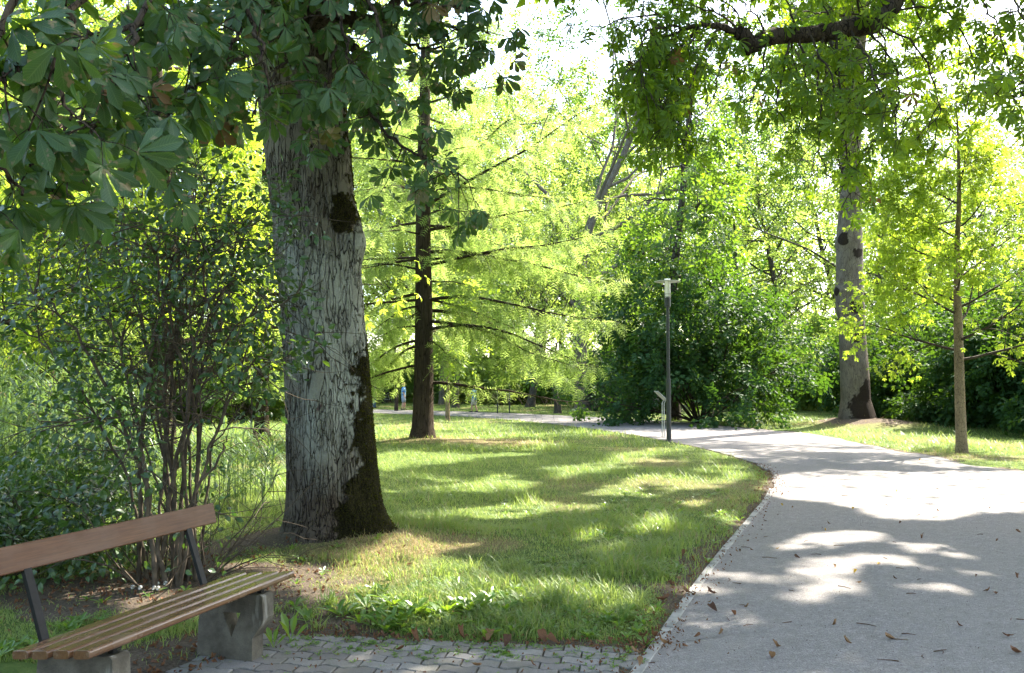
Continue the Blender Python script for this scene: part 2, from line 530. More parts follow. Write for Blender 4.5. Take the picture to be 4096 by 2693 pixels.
def frond(n=7, L=1.0, w=0.17, r=None):
    """feathery spray: a fine axis with narrow leaflets on both sides, drooping"""
    V, T, U = [], [], []
    def tri(a, b, c):
        k = len(V); V.extend([a, b, c]); U.extend([[0, 0], [0, 1], [1, 1]]); T.append([k, k + 1, k + 2])
    for i in range(n):
        y = (i + .4) / n * L
        wl = w * (0.55 + 0.9 * math.sin(PI * (0.15 + 0.8 * i / n)))
        z = -0.22 * y * y
        for s in (-1, 1):
            jx = r.uniform(.8, 1.2); dz = r.uniform(-.06, .04)
            tri([0, y - 0.025, z], [0, y + 0.05, z], [s * wl * jx, y + wl * 0.65, z - 0.02 + dz])
    tri([-.008, 0, 0], [.008, 0, 0], [0, L * 1.05, -0.24 * L * L])
    return np.array(V, float), np.array(T), np.array(U, float)
FRONDS = [frond(5, 1.0, 0.25, r0) for _ in range(4)]

def place(g, tmpl, P, A, M, S, tint, mi=0):
    """put a leaf template at every P, its axis along A, its normal near M"""
    P = np.asarray(P, float)
    if len(P) == 0: return
    V0, T0, U0 = tmpl
    A = unit(A); M = np.asarray(M, float)
    Z = unit(M - A * (M * A).sum(-1, keepdims=True))
    X = np.cross(A, Z)
    S = np.broadcast_to(np.asarray(S, float), (len(P),))
    V = P[:, None] + S[:, None, None] * (V0[None, :, 0:1] * X[:, None] + V0[None, :, 1:2] * A[:, None] + V0[None, :, 2:3] * Z[:, None])
    k = len(V0)
    T = T0[None] + (np.arange(len(P)) * k)[:, None, None]
    g.add(V.reshape(-1, 3), T.reshape(-1, 3), np.tile(U0, (len(P), 1)), np.repeat(np.broadcast_to(tint, (len(P),)), k), mi)

def place_mix(g, tmpls, P, A, M, S, tint, r):
    P = np.asarray(P, float); A = np.asarray(A, float); M = np.asarray(M, float)
    S = np.broadcast_to(np.asarray(S, float), (len(P),)); tint = np.broadcast_to(tint, (len(P),))
    if len(P) > 400:
        tint = np.where(tint < .96, np.clip(.45 * tint + .9 * (vnoise(P, .9, 2) - .22), 0, .95), tint)
    w_ = r.integers(0, len(tmpls), len(P))
    for i, t in enumerate(tmpls):
        q = w_ == i
        place(g, t, P[q], A[q], M[q], S[q], tint[q])

# ------------------------------------------------------------------ ground plan
Lsrc = [(2545, 2693), (2640, 2560), (2790, 2340), (2925, 2165), (3060, 2005), (3095, 1930), (3085, 1893), (3040, 1862), (2960, 1833),
        (2830, 1798), (2690, 1768), (2560, 1744), (2400, 1720), (2200, 1695), (2000, 1676), (1800, 1664), (1500, 1652), (1200, 1645)]
Rsrc = [(4096, 1885), (3900, 1862), (3700, 1822), (3500, 1787), (3280, 1742), (3000, 1713), (2700, 1688), (2500, 1676), (2200, 1660), (1900, 1648), (1500, 1638), (1200, 1634)]
LE = np.array([G(*p) for p in Lsrc]); RE = np.array([G(*p) for p in Rsrc])
d0 = unit(LE[0] - LE[2])
LE = np.concatenate([[LE[0] + d0 * 12, LE[0] + d0 * 5], LE, [LE[-1] + [-15, 3.0], LE[-1] + [-60, 9]]])
RE = np.concatenate([[[6.3, -8.0], [8.6, 2.0], [10.2, 9.0]], RE, [RE[-1] + [-15, 3.0], RE[-1] + [-60, 9]]])
LEc = catmull(np.c_[LE, np.zeros(len(LE))], 160)[:, :2]
REc = catmull(np.c_[RE, np.zeros(len(RE))], 160)[:, :2]
PATHPOLY = np.concatenate([LEc, REc[::-1]])

BL = gnd(365 / 4, 2599 / 4, 0.46); BR = gnd(1179 / 4, 2282 / 4, 0.46)    # bench seat, front corners
BU = unit((BR - BL)[:2]); BN = np.array([-BU[1], BU[0]])                 # along the bench; towards its back
PV0 = G(1130, 2540); PV1 = G(2588, 2600)                                   # back edge of the paving
pvu = unit(PV1 - PV0)
PAVE = np.array([PV0, PV1, LEc[0] + 0 * pvu, PV0 - BU * 12])
PAVE[2] = PAVE[3] + (PV1 - PV0) + np.array([-1.2, 0])
kerb_in = lambda p: p

TRUNK = G(1330, 2165)
LARCH = G(1690, 1772)
RTREE = G(3440, 1708)
YTREE = G(3845, 1808)
SHRUB = G(690, 2340)
LAMP = G(2676, 1764)

def path_d(x, y):
    """distance outside the path (negative inside)"""
    d = np.minimum(distseg(x, y, LEc), distseg(x, y, REc))
    return np.where(inpoly(x, y, PATHPOLY), -d, d)

def pave_d(x, y):
    d = distseg(x, y, np.concatenate([PAVE, PAVE[:1]]))
    return np.where(inpoly(x, y, PAVE), -d, d)

def height(x, y, dp=None):
    x = np.asarray(x, float); y = np.asarray(y, float)
    if dp is None: dp = np.minimum(path_d(x, y), pave_d(x, y))
    P = np.stack([x, y], -1)
    h = (vnoise(P, 0.35) - 0.5) * 0.14 + (vnoise(P, 1.7) - 0.5) * 0.05 + (vnoise(P + 31, 5.0) - 0.5) * 0.02
    h = h * sm(dp, 0.1, 2.0) + 0.012 * sm(dp, 0.05, 0.3) - 0.02 * (1 - sm(dp, -0.02, 0.12))
    k = sm(dp, 0.0, 0.6)
    h = h + 0.16 * np.exp(-((x - TRUNK[0]) ** 2 + (y - TRUNK[1]) ** 2) / 1.0) * k
    h = h + (0.36 + .25 * (vnoise(P + 3, 2.2, 2) - .5)) * np.exp(-((x - RTREE[0]) ** 2 + (y - RTREE[1]) ** 2) / 4.2) * k
    h = h + 0.10 * np.exp(-((x - LARCH[0]) ** 2 + (y - LARCH[1]) ** 2) / 1.5)
    return h

def soil(x, y, dp=None):
    """(bare soil, straw) 0..1"""
    x = np.asarray(x, float); y = np.asarray(y, float)
    P = np.stack([x, y], -1)
    n = vnoise(P, 2.2, 3)
    e = lambda c, ax, ay, rot=0.0: np.hypot(((x - c[0]) * math.cos(rot) + (y - c[1]) * math.sin(rot)) / ax, (-(x - c[0]) * math.sin(rot) + (y - c[1]) * math.cos(rot)) / ay)
    bare = np.maximum.reduce([
        sm(e(SHRUB + [0.1, -0.2], 1.5, 1.0) + (n - .5) * 1.3, 1.15, 0.55),
        sm(e(BL[:2] * 0.5 + BR[:2] * 0.5 + BN * 0.25, 0.85, 1.75, -0.28) + (n - .5) * .7, 1.05, 0.7),
        .9 * sm(np.hypot(x - RTREE[0], y - RTREE[1]) + (n - .5) * 2.0, 2.6, 1.2),
        sm(np.hypot(x - TRUNK[0] + 0.15, y - TRUNK[1]) + (n - .5) * 0.8, 0.95, 0.6),
        sm(e(TRUNK + [-1.1, -0.55], 0.9, 0.45) + (n - .5) * 1.2, 1.1, 0.5)])
    if dp is not None:
        near = sm(dp + (n - .5) * 0.35, 0.16, 0.02)
        bare = np.maximum(bare, near)
        bare = np.maximum(bare, sm(dp + (n - .5) * 1.5, 0.62, 0.1) * .85 * sm(y, 12, 7) * sm(y, 5.4, 6.2) * (x > 0.6))
    dry = np.maximum.reduce([
        sm(e(TRUNK + [0.55, -0.55], 1.5, 0.65) + (n - .5) * 1.0, 1.1, 0.4),
        sm(e(LARCH + [1.2, -0.5], 2.6, 1.5) + (n - .5) * 1.1, 1.1, 0.5),
        sm(np.hypot(x - RTREE[0], y - RTREE[1]) + (n - .5) * 2, 3.2, 1.0),
        sm(vnoise(P + 9, 0.5, 3), 0.55, 0.78) * 0.7])
    return bare, dry

# ground sheet
ys = np.concatenate([np.arange(-14, 3.5, 0.5), np.arange(3.5, 12, 0.11), 12 * 1.022 ** np.arange(0, 130)])
xp = np.concatenate([np.arange(0, 6, 0.11), 6 * 1.055 ** np.arange(0, 61)])
xs = np.concatenate([-xp[:0:-1], xp])
XX, YY = np.meshgrid(xs, ys)
dp_ = np.minimum(path_d(XX, YY), pave_d(XX, YY))
ZZ = height(XX, YY, dp_)
bare_, dry_ = soil(XX, YY, dp_)
gg = Geo()
ni, nj = XX.shape
I = np.arange(ni * nj).reshape(ni, nj)
T = np.concatenate([np.stack([I[:-1, :-1], I[:-1, 1:], I[1:, 1:]], -1).reshape(-1, 3), np.stack([I[:-1, :-1], I[1:, 1:], I[1:, :-1]], -1).reshape(-1, 3)])
gg.add(np.stack([XX, YY, ZZ], -1).reshape(-1, 3), T, None, bare_.ravel())
m = NM('lawn_ground')
P_ = m.coord('Object')
n1 = m.noise(P_, 6.0, 5, 0.65); n2 = m.noise(P_, 60.0, 4, 0.7); n3 = m.noise(P_, 0.8, 3)
green = m.mix(m.ramp(n1, [(0.35, 0.0), (0.65, 1.0)]), (0.05, 0.09, 0.018), (0.11, 0.145, 0.04))
straw = m.mix(m.ramp(n2, [(0.35, 0.0), (0.65, 1.0)]), (0.09, 0.07, 0.035), (0.26, 0.20, 0.11))
soilc = m.mix(m.ramp(n2, [(0.35, 0.0), (0.68, 1.0)]), (0.045, 0.034, 0.025), (0.15, 0.118, 0.09))
c = m.mix(m.math('MULTIPLY', m.attr('dry'), 0.9), green, straw)
c = m.mix(m.ramp(m.math('ADD', m.attr(), m.math('MULTIPLY', m.math('SUBTRACT', n1, 0.5), 0.7)), [(0.35, 0.0), (0.6, 1.0)]), c, soilc)
m.col(c); m.set(rough=0.95, spec=0.1)
m.bump(m.math('ADD', n2, n1), 0.8, 0.03)
go = gg.build('lawn', m.m, smooth=True)
a_ = go.data.attributes.new('dry', 'FLOAT', 'POINT'); a_.data.foreach_set('value', dry_.ravel().astype(np.float32))
tag(go, kind='structure')

# path
gp = Geo()
jl = (vnoise(LEc, 2.0, 2) - 0.5)[:, None] * 0.10
jr = (vnoise(REc, 1.0, 2) - 0.5)[:, None] * 0.35
Lp = catmull(np.c_[LE, np.zeros(len(LE))], 400)[:, :2]; Rp = catmull(np.c_[RE, np.zeros(len(RE))], 400)[:, :2]
Lp = Lp + (vnoise(Lp, 3.0, 2) - 0.5)[:, None] * np.array([0.12, 0.0]); Rp = Rp + (vnoise(Rp, 1.2, 2) - 0.5)[:, None] * np.array([0.5, 0.15])
K = 9
rows = np.stack([Lp * (1 - k / (K - 1)) + Rp * k / (K - 1) for k in range(K)], 1)
Vp = np.concatenate([rows, np.full(rows.shape[:2] + (1,), 0.004)], -1)
I = np.arange(400 * K).reshape(400, K)
T = np.concatenate([np.stack([I[:-1, :-1], I[:-1, 1:], I[1:, 1:]], -1).reshape(-1, 3), np.stack([I[:-1, :-1], I[1:, 1:], I[1:, :-1]], -1).reshape(-1, 3)])
gp.add(Vp.reshape(-1, 3), T)
m = NM('fine_gravel')
P_ = m.coord('Object')
vo = m.n('ShaderNodeTexVoronoi'); vo.inputs['Scale'].default_value = 75.0; m.l(P_, vo.inputs['Vector'])
vo2 = m.n('ShaderNodeTexVoronoi'); vo2.inputs['Scale'].default_value = 210.0; m.l(P_, vo2.inputs['Vector'])
sepc = m.n('ShaderNodeSeparateColor'); m.l(vo.outputs['Color'], sepc.inputs[0])
sepd = m.n('ShaderNodeSeparateColor'); m.l(vo2.outputs['Color'], sepd.inputs[0])
big = m.noise(P_, 0.7, 4, 0.6); md = m.noise(P_, 9.0, 4, 0.6)
c = m.ramp(sepc.outputs[0], [(0.0, (0.13, 0.12, 0.115)), (0.22, (0.22, 0.21, 0.20)), (0.75, (0.27, 0.26, 0.25)), (1.0, (0.44, 0.42, 0.40))])
c2 = m.ramp(sepd.outputs[0], [(0.0, (0.12, 0.11, 0.10)), (0.3, (0.24, 0.23, 0.22)), (1.0, (0.36, 0.345, 0.33))])
c = m.mix(0.5, c, c2); c = m.mix(1.0, c, (0.83, 0.805, 0.83), 'MULTIPLY')
c = m.mix(m.ramp(md, [(0.35, 0.35), (0.6, 0.0)]), c, (0.13, 0.12, 0.11))
c = m.mix(m.ramp(big, [(0.35, 0.25), (0.65, 0.0)]), c, (0.21, 0.195, 0.17))
m.col(c); m.set(rough=0.9, spec=0.2)
m.bump(m.math('ADD', m.math('MULTIPLY', vo.outputs['Distance'], -1.0), m.math('MULTIPLY', vo2.outputs['Distance'], -0.5)), 0.8, 0.012)
tag(gp.build('path', m.m), kind='structure')

# kerb: flush concrete edging stones along the near left edge, with gaps where leaf litter hides it
gk = Geo()
cum = np.concatenate([[0], np.cumsum(np.linalg.norm(np.diff(Lp, axis=0), axis=1))])
LpS = catmull(np.c_[LE, np.zeros(len(LE))], 400)[:, :2]
def along(s): return np.array([np.interp(s, cum, LpS[:, 0]), np.interp(s, cum, LpS[:, 1])])
s_ = 4.0
send = cum[np.argmin(np.abs(LpS[:, 1] - 12.4) + (LpS[:, 0] > 4.6) * 9)]
hidden = lambda s: False
rk = np.random.default_rng(8)
while s_ < send + 4.2:
    L_ = 1.0
    a, b = along(s_), along(s_ + L_ - 0.008)
    if s_ < send or s_ > send + 3.0:
        mid = (a + b) / 2; t_ = unit(b - a)
        R = np.array([[t_[0], -t_[1], 0], [t_[1], t_[0], 0], [0, 0, 1]])
        box(gk, (mid[0], mid[1], -0.066 + rk.uniform(0.0, 0.010)), (np.linalg.norm(b - a), 0.07, 0.15), R, bev=0.006)
    s_ += L_
tag(gk.build('kerb', plain('kerb_concrete', (0.24, 0.23, 0.215), 0.9, var=0.4, scale=7, bump=0.3, spec=0.2)), kind='structure')

# interlocking pavers
gv = Geo()
rp = np.random.default_rng(21)
PL, PW, GAP = 0.225, 0.1125, 0.005
def wave(x):                    # stepped wave along the long edge
    t = (x / PL) % 1.0
    return 0.020 * np.interp(t, [0, .08, .25, .33, .5, .58, .75, .83, 1.0], [0, .9, 1, .1, 0, -.9, -1, -.1, 0])
nv = np.array([-pvu[1], pvu[0]])
top_ = []
for j in range(0, 48):
    y0 = -j * PW
    lo, hi = -0.25 + -0.18 * j * PW, np.linalg.norm(PV1 - PV0) - 0.40 * j * PW * 0.9
    for i in range(-9, 14):
        x0 = (i + (0.5 if j % 2 else 0.0)) * PL
        if x0 < lo - 0.3 or x0 + PL > hi + 0.12: continue
        xsn = np.linspace(x0 + GAP, x0 + PL - GAP, 11)
        u_ = np.concatenate([xsn, xsn[::-1]])
        v_ = np.concatenate([y0 - PW + GAP + wave(xsn), (y0 - GAP + wave(xsn))[::-1]])
        k = len(u_)
        cu, cv = u_.mean(), v_.mean()
        tilt = rp.normal(0, 0.012, 2); dz = 0.008 + rp.uniform(-0.003, 0.003)
        def w3(uu, vv, z):
            xy = PV0 + uu[:, None] * pvu + vv[:, None] * nv
            return np.c_[xy, z + (uu - cu) * tilt[0] + (vv - cv) * tilt[1]]
        ins = 0.93
        Vt = np.concatenate([w3(cu + (u_ - cu) * 0.975, cv + (v_ - cv) * 0.95, np.full(k, dz)), w3(u_, v_, np.full(k, dz - 0.006)), w3(u_, v_, np.full(k, dz - 0.05)), w3(np.array([cu]), np.array([cv]), np.array([dz]))])
        Tt = []
        for q in range(k):
            q2 = (q + 1) % k
            Tt.append([3 * k, q, q2])
            for lv in (0, 1):
                Tt += [[lv * k + q, (lv + 1) * k + q, (lv + 1) * k + q2], [lv * k + q, (lv + 1) * k + q2, lv * k + q2]]
        gv.add(Vt, Tt, None, rp.random())
m = NM('concrete_paver')
P_ = m.coord('Object')
a = m.attr()
c = m.mix(a, (0.15, 0.135, 0.13), (0.25, 0.235, 0.225))
c = m.mix(m.ramp(m.noise(P_, 140, 3, .7), [(0.35, 0.6), (0.6, 0.0)]), c, (0.09, 0.08, 0.075))
c = m.mix(m.ramp(m.noise(P_, 5, 4, .6), [(0.4, 0.0), (0.7, 0.5)]), c, (0.13, 0.12, 0.085))
m.col(c); m.set(rough=0.9, spec=0.2); m.bump(m.noise(P_, 160, 3), 0.4, 0.006)
pav = tag(gv.build('paving', m.m), kind='structure')
gj = Geo()
pj = np.array([PAVE[0] - pvu * 0.05, PAVE[1], PAVE[2], PAVE[3] - pvu * 0.05])
gj.add(np.c_[pj, np.full(4, -0.006)], [[0, 3, 2], [0, 2, 1]])
tag(gj.build('paving_ground', plain('joint_sand', (0.075, 0.065, 0.045), 0.95, var=0.5, scale=30, bump=0.5, spec=0.1)), kind='structure')

# ------------------------------------------------------------------ sunlit places on the ground (photo pixels), used to leave gaps in the crowns above
E = lambda cx, cy, rx, ry: [(cx + 1.0 * rx * math.cos(t), cy + 1.12 * ry * math.sin(t)) for t in np.linspace(0, 2 * PI, 16)[:-1]]
LIT = [
    [(3060, 1935), (3130, 1905), (3300, 1888), (3700, 1892), (4250, 1885), (4250, 2030), (4096, 2040), (3900, 2062), (3600, 2085), (3480, 2080), (3420, 2045), (3250, 2000), (3120, 1985), (3080, 1975)],
    E(3380, 2140, 170, 26), E(3260, 2165, 90, 16), E(3350, 2250, 130, 20), E(3450, 2240, 180, 22), E(3300, 2345, 80, 22), E(3340, 2300, 60, 16), E(3960, 2305, 50, 9), E(3720, 2355, 60, 11), E(3190, 2395, 60, 10), E(3080, 2500, 50, 11), E(3100, 2190, 60, 12), E(3700, 2190, 60, 10),
    [(1180, 2330), (1300, 2240), (1500, 2200), (1750, 2215), (1900, 2290), (2060, 2330), (2000, 2400), (1800, 2430), (1700, 2490), (1500, 2480), (1330, 2450), (1200, 2420)],
    E(2290, 2390, 130, 24), E(2480, 2450, 110, 18),
    [(1560, 2080), (1900, 2020), (2150, 1985), (2500, 1935), (2900, 1860), (3000, 1880), (2950, 1925), (2600, 1985), (2300, 2030), (2000, 2080), (1750, 2110), (1560, 2110)],
    [(2440, 2120), (2600, 2070), (2850, 2060), (2950, 2085), (2850, 2140), (2650, 2140), (2500, 2150)],
    [(1500, 1960), (1800, 1930), (2200, 1880), (2500, 1825), (2700, 1790), (2760, 1800), (2500, 1868), (2200, 1920), (1900, 1965), (1600, 1990)],
    [(1500, 1875), (1800, 1850), (2100, 1815), (2200, 1790), (2100, 1780), (1800, 1800), (1500, 1840)],
    [(1450, 1700), (1700, 1705), (1700, 1740), (1450, 1760)], [(1750, 1700), (2000, 1700), (2100, 1730), (1800, 1760)],
    [(900, 1780), (1130, 1740), (1130, 1830), (900, 1850)], [(900, 1960), (1130, 1920), (1130, 2010), (930, 2040)],
    [(2700, 1735), (3100, 1735), (3300, 1755), (3200, 1780), (2900, 1765), (2700, 1755)],
    [(3500, 1850), (3800, 1830), (4250, 1850), (4250, 1880), (3800, 1870)],
    E(700, 2450, 200, 40), E(1010, 2300, 160, 40), E(450, 2380, 200, 30),
]
_rl = np.random.default_rng(77)
LIT += [E(_rl.uniform(2750, 4096), _rl.uniform(2120, 2660), _rl.uniform(18, 55), _rl.uniform(5, 12)) for _ in range(30)]
LIT += [E(_rl.uniform(1500, 2900), _rl.uniform(1800, 2500), _rl.uniform(25, 80), _rl.uniform(6, 16)) for _ in range(26)]
def lit(x, y):
    px, py, d = proj(np.stack([x, y, np.zeros_like(x)], -1))
    q = np.stack([x, y], -1)
    px = px + (vnoise(q + 40, 1.6, 2) - .5) * 45; py = py + (vnoise(q + 60, 1.6, 2) - .5) * 9
    r = np.zeros(np.shape(x), bool)
    for p in LIT: r |= inpoly(px * 4, py * 4, p)
    return r & (d > 1) & ((vnoise(q + 80, 1.9, 2) < .60) | inpoly(px * 4, py * 4, LIT[0]))

def shadow_xy(P):
    t = P[..., 2] / SDIR[2]
    return P[..., 0] - SDIR[0] * t, P[..., 1] - SDIR[1] * t

def carve(P, keep=0.06, r=rng, rad=0.0):
    """True where a leaf cluster may stay (its shadow does not fall on a sunlit place)"""
    x, y = shadow_xy(np.asarray(P, float))
    L = lit(x, y)
    for k in range(8 if rad > 0 else 0):
        L |= lit(x + rad * math.cos(k * PI / 4), y + rad * math.sin(k * PI / 4))
    return ~L | (r.random(len(P)) < keep)

# ------------------------------------------------------------------ trees
def grow(g, r, p, d, L, rad, lev, spec, tips, mi=0):
    sp = spec[lev]
    n = sp.get('segs', 6)
    pts = [np.asarray(p, float)]
    d = unit(d)
    for i in range(n):
        d = unit(d + r.normal(0, sp.get('wig', .12), 3) + np.array([0, 0, sp.get('up', 0.0)]))
        pts.append(pts[-1] + d * L / n)
    pts = np.array(pts)
    tt = np.linspace(0, 1, n + 1)
    rr = rad * (1 - tt * (1 - sp.get('tip', 0.25)))
    if rad > sp.get('minr', 0.0): tube(g, pts, rr, sp.get('sides', 5), mi=mi)
    if lev == len(spec) - 1:
        tips.append(pts)
        return pts
    k = sp['n']
    ph = r.uniform(0, 2 * PI)
    f0 = sp.get('f0', 0.3)
    for i in range(k):
        f = f0 + (1 - f0) * (i + r.uniform(0, .9)) / k
        x = f * n; a = min(int(x), n - 1)
        q = pts[a] + (pts[a + 1] - pts[a]) * (x - a)
        ax = unit(pts[a + 1] - pts[a])
        ph += 2.4 + r.normal(0, .3)
        ref = np.array([0, 0, 1.0]) if abs(ax[2]) < .9 else np.array([1.0, 0, 0])
        e1 = unit(np.cross(ax, ref)); e2 = np.cross(ax, e1)
        side = math.cos(ph) * e1 + math.sin(ph) * e2
        an = sp.get('ang', 0.9) * r.uniform(.75, 1.25)
        nd = math.cos(an) * ax + math.sin(an) * side
        shape = sp.get('shape', lambda f: 1.0)(f)
        grow(g, r, q, nd, L * sp.get('ratio', .5) * shape * r.uniform(.75, 1.2), max(rr[a] * sp.get('rr', .5), 0.004), lev + 1, spec, tips, mi)
    return pts

def leaves_on(tips, per, r, droop=0.3, upn=0.8, jit=0.12, start=0.2, flat=1.0):
    P, A = [], []
    for pts in tips:
        n = len(pts) - 1
        f = start + (1 - start) * r.random(per)
        x = f * n; a = np.minimum(x.astype(int), n - 1)
        q = pts[a] + (pts[a + 1] - pts[a]) * (x - a)[:, None]
        P.append(q + r.normal(0, jit, (per, 3)) * [1, 1, flat])
        A.append(np.repeat(unit(pts[-1] - pts[0])[None], per, 0))
    P = np.concatenate(P); A = np.concatenate(A)
    A = unit(A + r.normal(0, .6, A.shape) + [0, 0, -droop])
    M = unit(np.array([0, 0, upn]) + r.normal(0, .45, A.shape))
    return P, A, M

def mtrunk(tb, base, ctr, radf, nz, ns, lump=0.05, mat=None, parent=None, name='trunk', mossf=None, seed=0, grooves=0.0):
    """trunk surface: ctr(z)->xy offset, radf(z,theta)->radius"""
    z = np.linspace(tb[0], tb[1], nz)
    th = np.linspace(0, 2 * PI, ns, endpoint=False)
    Z, TH = np.meshgrid(z, th, indexing='ij')
    cx, cy = ctr(Z)
    R = radf(Z, TH)
    cs = np.stack([np.cos(TH), np.sin(TH), Z * 0.6], -1)
    R = R * (1 + lump * (vnoise(cs * 1.0 + seed, 1.6, 3) - .5) * 2)
    X = base[0] + cx + R * np.cos(TH); Y = base[1] + cy + R * np.sin(TH)
    V = np.stack([X, Y, Z], -1)
    I = np.arange(nz * ns).reshape(nz, ns)
    a = I[:-1]; b = I[1:]; a2 = np.roll(a, -1, 1); b2 = np.roll(b, -1, 1)
    T = np.concatenate([np.stack([a, a2, b2], -1).reshape(-1, 3), np.stack([a, b2, b], -1).reshape(-1, 3)])
    g = Geo(); g.add(V.reshape(-1, 3), T)
    o = g.build(name, mat, parent, smooth=True)
    if mossf is not None:
        ms = mossf(Z, TH, V)
        at_ = o.data.attributes.new('moss', 'FLOAT', 'POINT'); at_.data.foreach_set('value', ms.ravel().astype(np.float32))
        return o, V, ms
    return o, V, None

# ================================================================== the big chestnut beside the bench
CH = TRUNK
chestnut = thing('chestnut_tree', 'huge old chestnut with pale cracked mossy bark, standing beside the bench', 'tree', (CH[0], CH[1], 0.0))
YT = CH[1]
tabs = []
for sy, xl, xr_ in [(2165, 1136, 1560), (2100, 1146, 1540), (2000, 1152, 1524), (1800, 1150, 1506), (1600, 1142, 1488), (1400, 1128, 1472), (1200, 1116, 1456), (1000, 1092, 1438), (860, 1084, 1436), (780, 1072, 1416), (600, 1050, 1400), (400, 1024, 1384), (0, 985, 1380), (-600, 960, 1400)]:
    a, b = at(xl / 4, sy / 4, YT), at(xr_ / 4, sy / 4, YT)
    tabs.append((a[2], (a[0] + b[0]) / 2 - CH[0], (b[0] - a[0]) / 2))
tabs = np.array(tabs); tabs = catmull(tabs, 120)
def ch_ctr(z): return np.interp(z, tabs[:, 0], tabs[:, 1]), 0.03 * z
def ch_rad(z, th):
    R = np.interp(z, tabs[:, 0], tabs[:, 2])
    root = np.exp(-np.maximum(z, 0) / 0.16) * (0.10 + 0.24 * np.maximum(0, np.cos(th + 0.35)) ** 6 + 0.16 * np.maximum(0, np.cos(th - 2.3)) ** 8 + 0.12 * np.maximum(0, np.cos(th + 1.9)) ** 10 + 0.2 * np.maximum(0, np.cos(th - 1.2)) ** 8)
    seam = 0.045 * np.exp(-((th - 5.05) / 0.10) ** 2) * sm(z, 1.3, 0.7)
    burl = 0.10 * np.exp(-((z - 3.05) / 0.2) ** 2 - ((th - 5.95) / 0.4) ** 2)
    hollow = 0.06 * np.exp(-((z - 3.55) / 0.45) ** 2 - ((th - 4.55) / 0.18) ** 2)
    return R * (0.97 + 0.04 * np.cos(5 * th + 1.0 + 0.4 * z)) + root - seam + burl - hollow
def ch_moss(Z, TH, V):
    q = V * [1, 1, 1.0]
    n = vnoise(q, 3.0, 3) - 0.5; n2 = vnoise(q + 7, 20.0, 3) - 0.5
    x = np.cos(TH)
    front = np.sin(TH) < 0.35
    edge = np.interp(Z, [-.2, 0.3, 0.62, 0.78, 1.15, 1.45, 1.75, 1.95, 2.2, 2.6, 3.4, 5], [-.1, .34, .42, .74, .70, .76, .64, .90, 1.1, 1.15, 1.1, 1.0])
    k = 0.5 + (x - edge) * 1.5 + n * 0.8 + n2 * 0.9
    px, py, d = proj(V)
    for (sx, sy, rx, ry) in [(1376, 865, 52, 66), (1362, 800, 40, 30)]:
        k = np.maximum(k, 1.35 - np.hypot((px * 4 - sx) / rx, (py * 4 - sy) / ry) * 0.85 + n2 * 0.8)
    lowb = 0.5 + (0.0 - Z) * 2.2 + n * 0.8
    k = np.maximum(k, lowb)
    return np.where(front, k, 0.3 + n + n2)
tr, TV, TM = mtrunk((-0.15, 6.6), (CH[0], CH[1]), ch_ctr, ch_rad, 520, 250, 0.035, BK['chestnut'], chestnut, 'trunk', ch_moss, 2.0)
# moss tufts standing off the bark
gm = Geo(); rm = np.random.default_rng(4)
msk = (TM > 0.52) & (TV[..., 1] < CH[1] + 0.35) & (TV[..., 2] < 4.6) & (TV[..., 2] > 0.05)
ii = np.argwhere(msk); ii = ii[rm.permutation(len(ii))[:9000]]
Pm = TV[ii[:, 0], ii[:, 1]]
cx, cy = ch_ctr(Pm[:, 2])
Nm = unit(np.c_[Pm[:, 0] - CH[0] - cx, Pm[:, 1] - CH[1] - cy, np.zeros(len(Pm))])
place(gm, rhomb(0.35, 0.05, 0.1), Pm - Nm * 0.006, Nm + rm.normal(0, .7, Pm.shape) + [0, 0, .3], rm.normal(0, 1, Pm.shape), rm.uniform(.012, .03, len(Pm)), rm.random(len(Pm)))
mossm = leaf_mat('moss_tuft', (0.012, 0.010, 0.005), (0.055, 0.055, 0.012), (0.05, 0.05, 0.005), (0.18, 0.2, 0.015), 0.3, 0.9, 0.05)
gm.build('moss', mossm, chestnut)

rc = np.random.default_rng(17)
near_tw, near_lv = Geo(), {'P': [], 'A': [], 'M': [], 'S': []}

def hang_branch(tw, lv, ctrl, r0_, r1_, every, tlen, per, size, r, nrm=(0, -0.55, 0.55), sd=0.4, droop=0.55, skip=0.0, sides=6):
    P = np.array([at(*c) for c in ctrl])
    L = np.linalg.norm(np.diff(P, axis=0), axis=1).sum()
    n = max(8, int(L / 0.08))
    pts = catmull(P, n); pts[1:-1] += r.normal(0, 0.012, (n - 2, 3))
    tube(tw, pts, np.linspace(r0_, r1_, n), sides)
    add_twigs(tw, lv, pts, L, every, tlen, per, size, r, nrm, sd, droop, skip)
    return pts

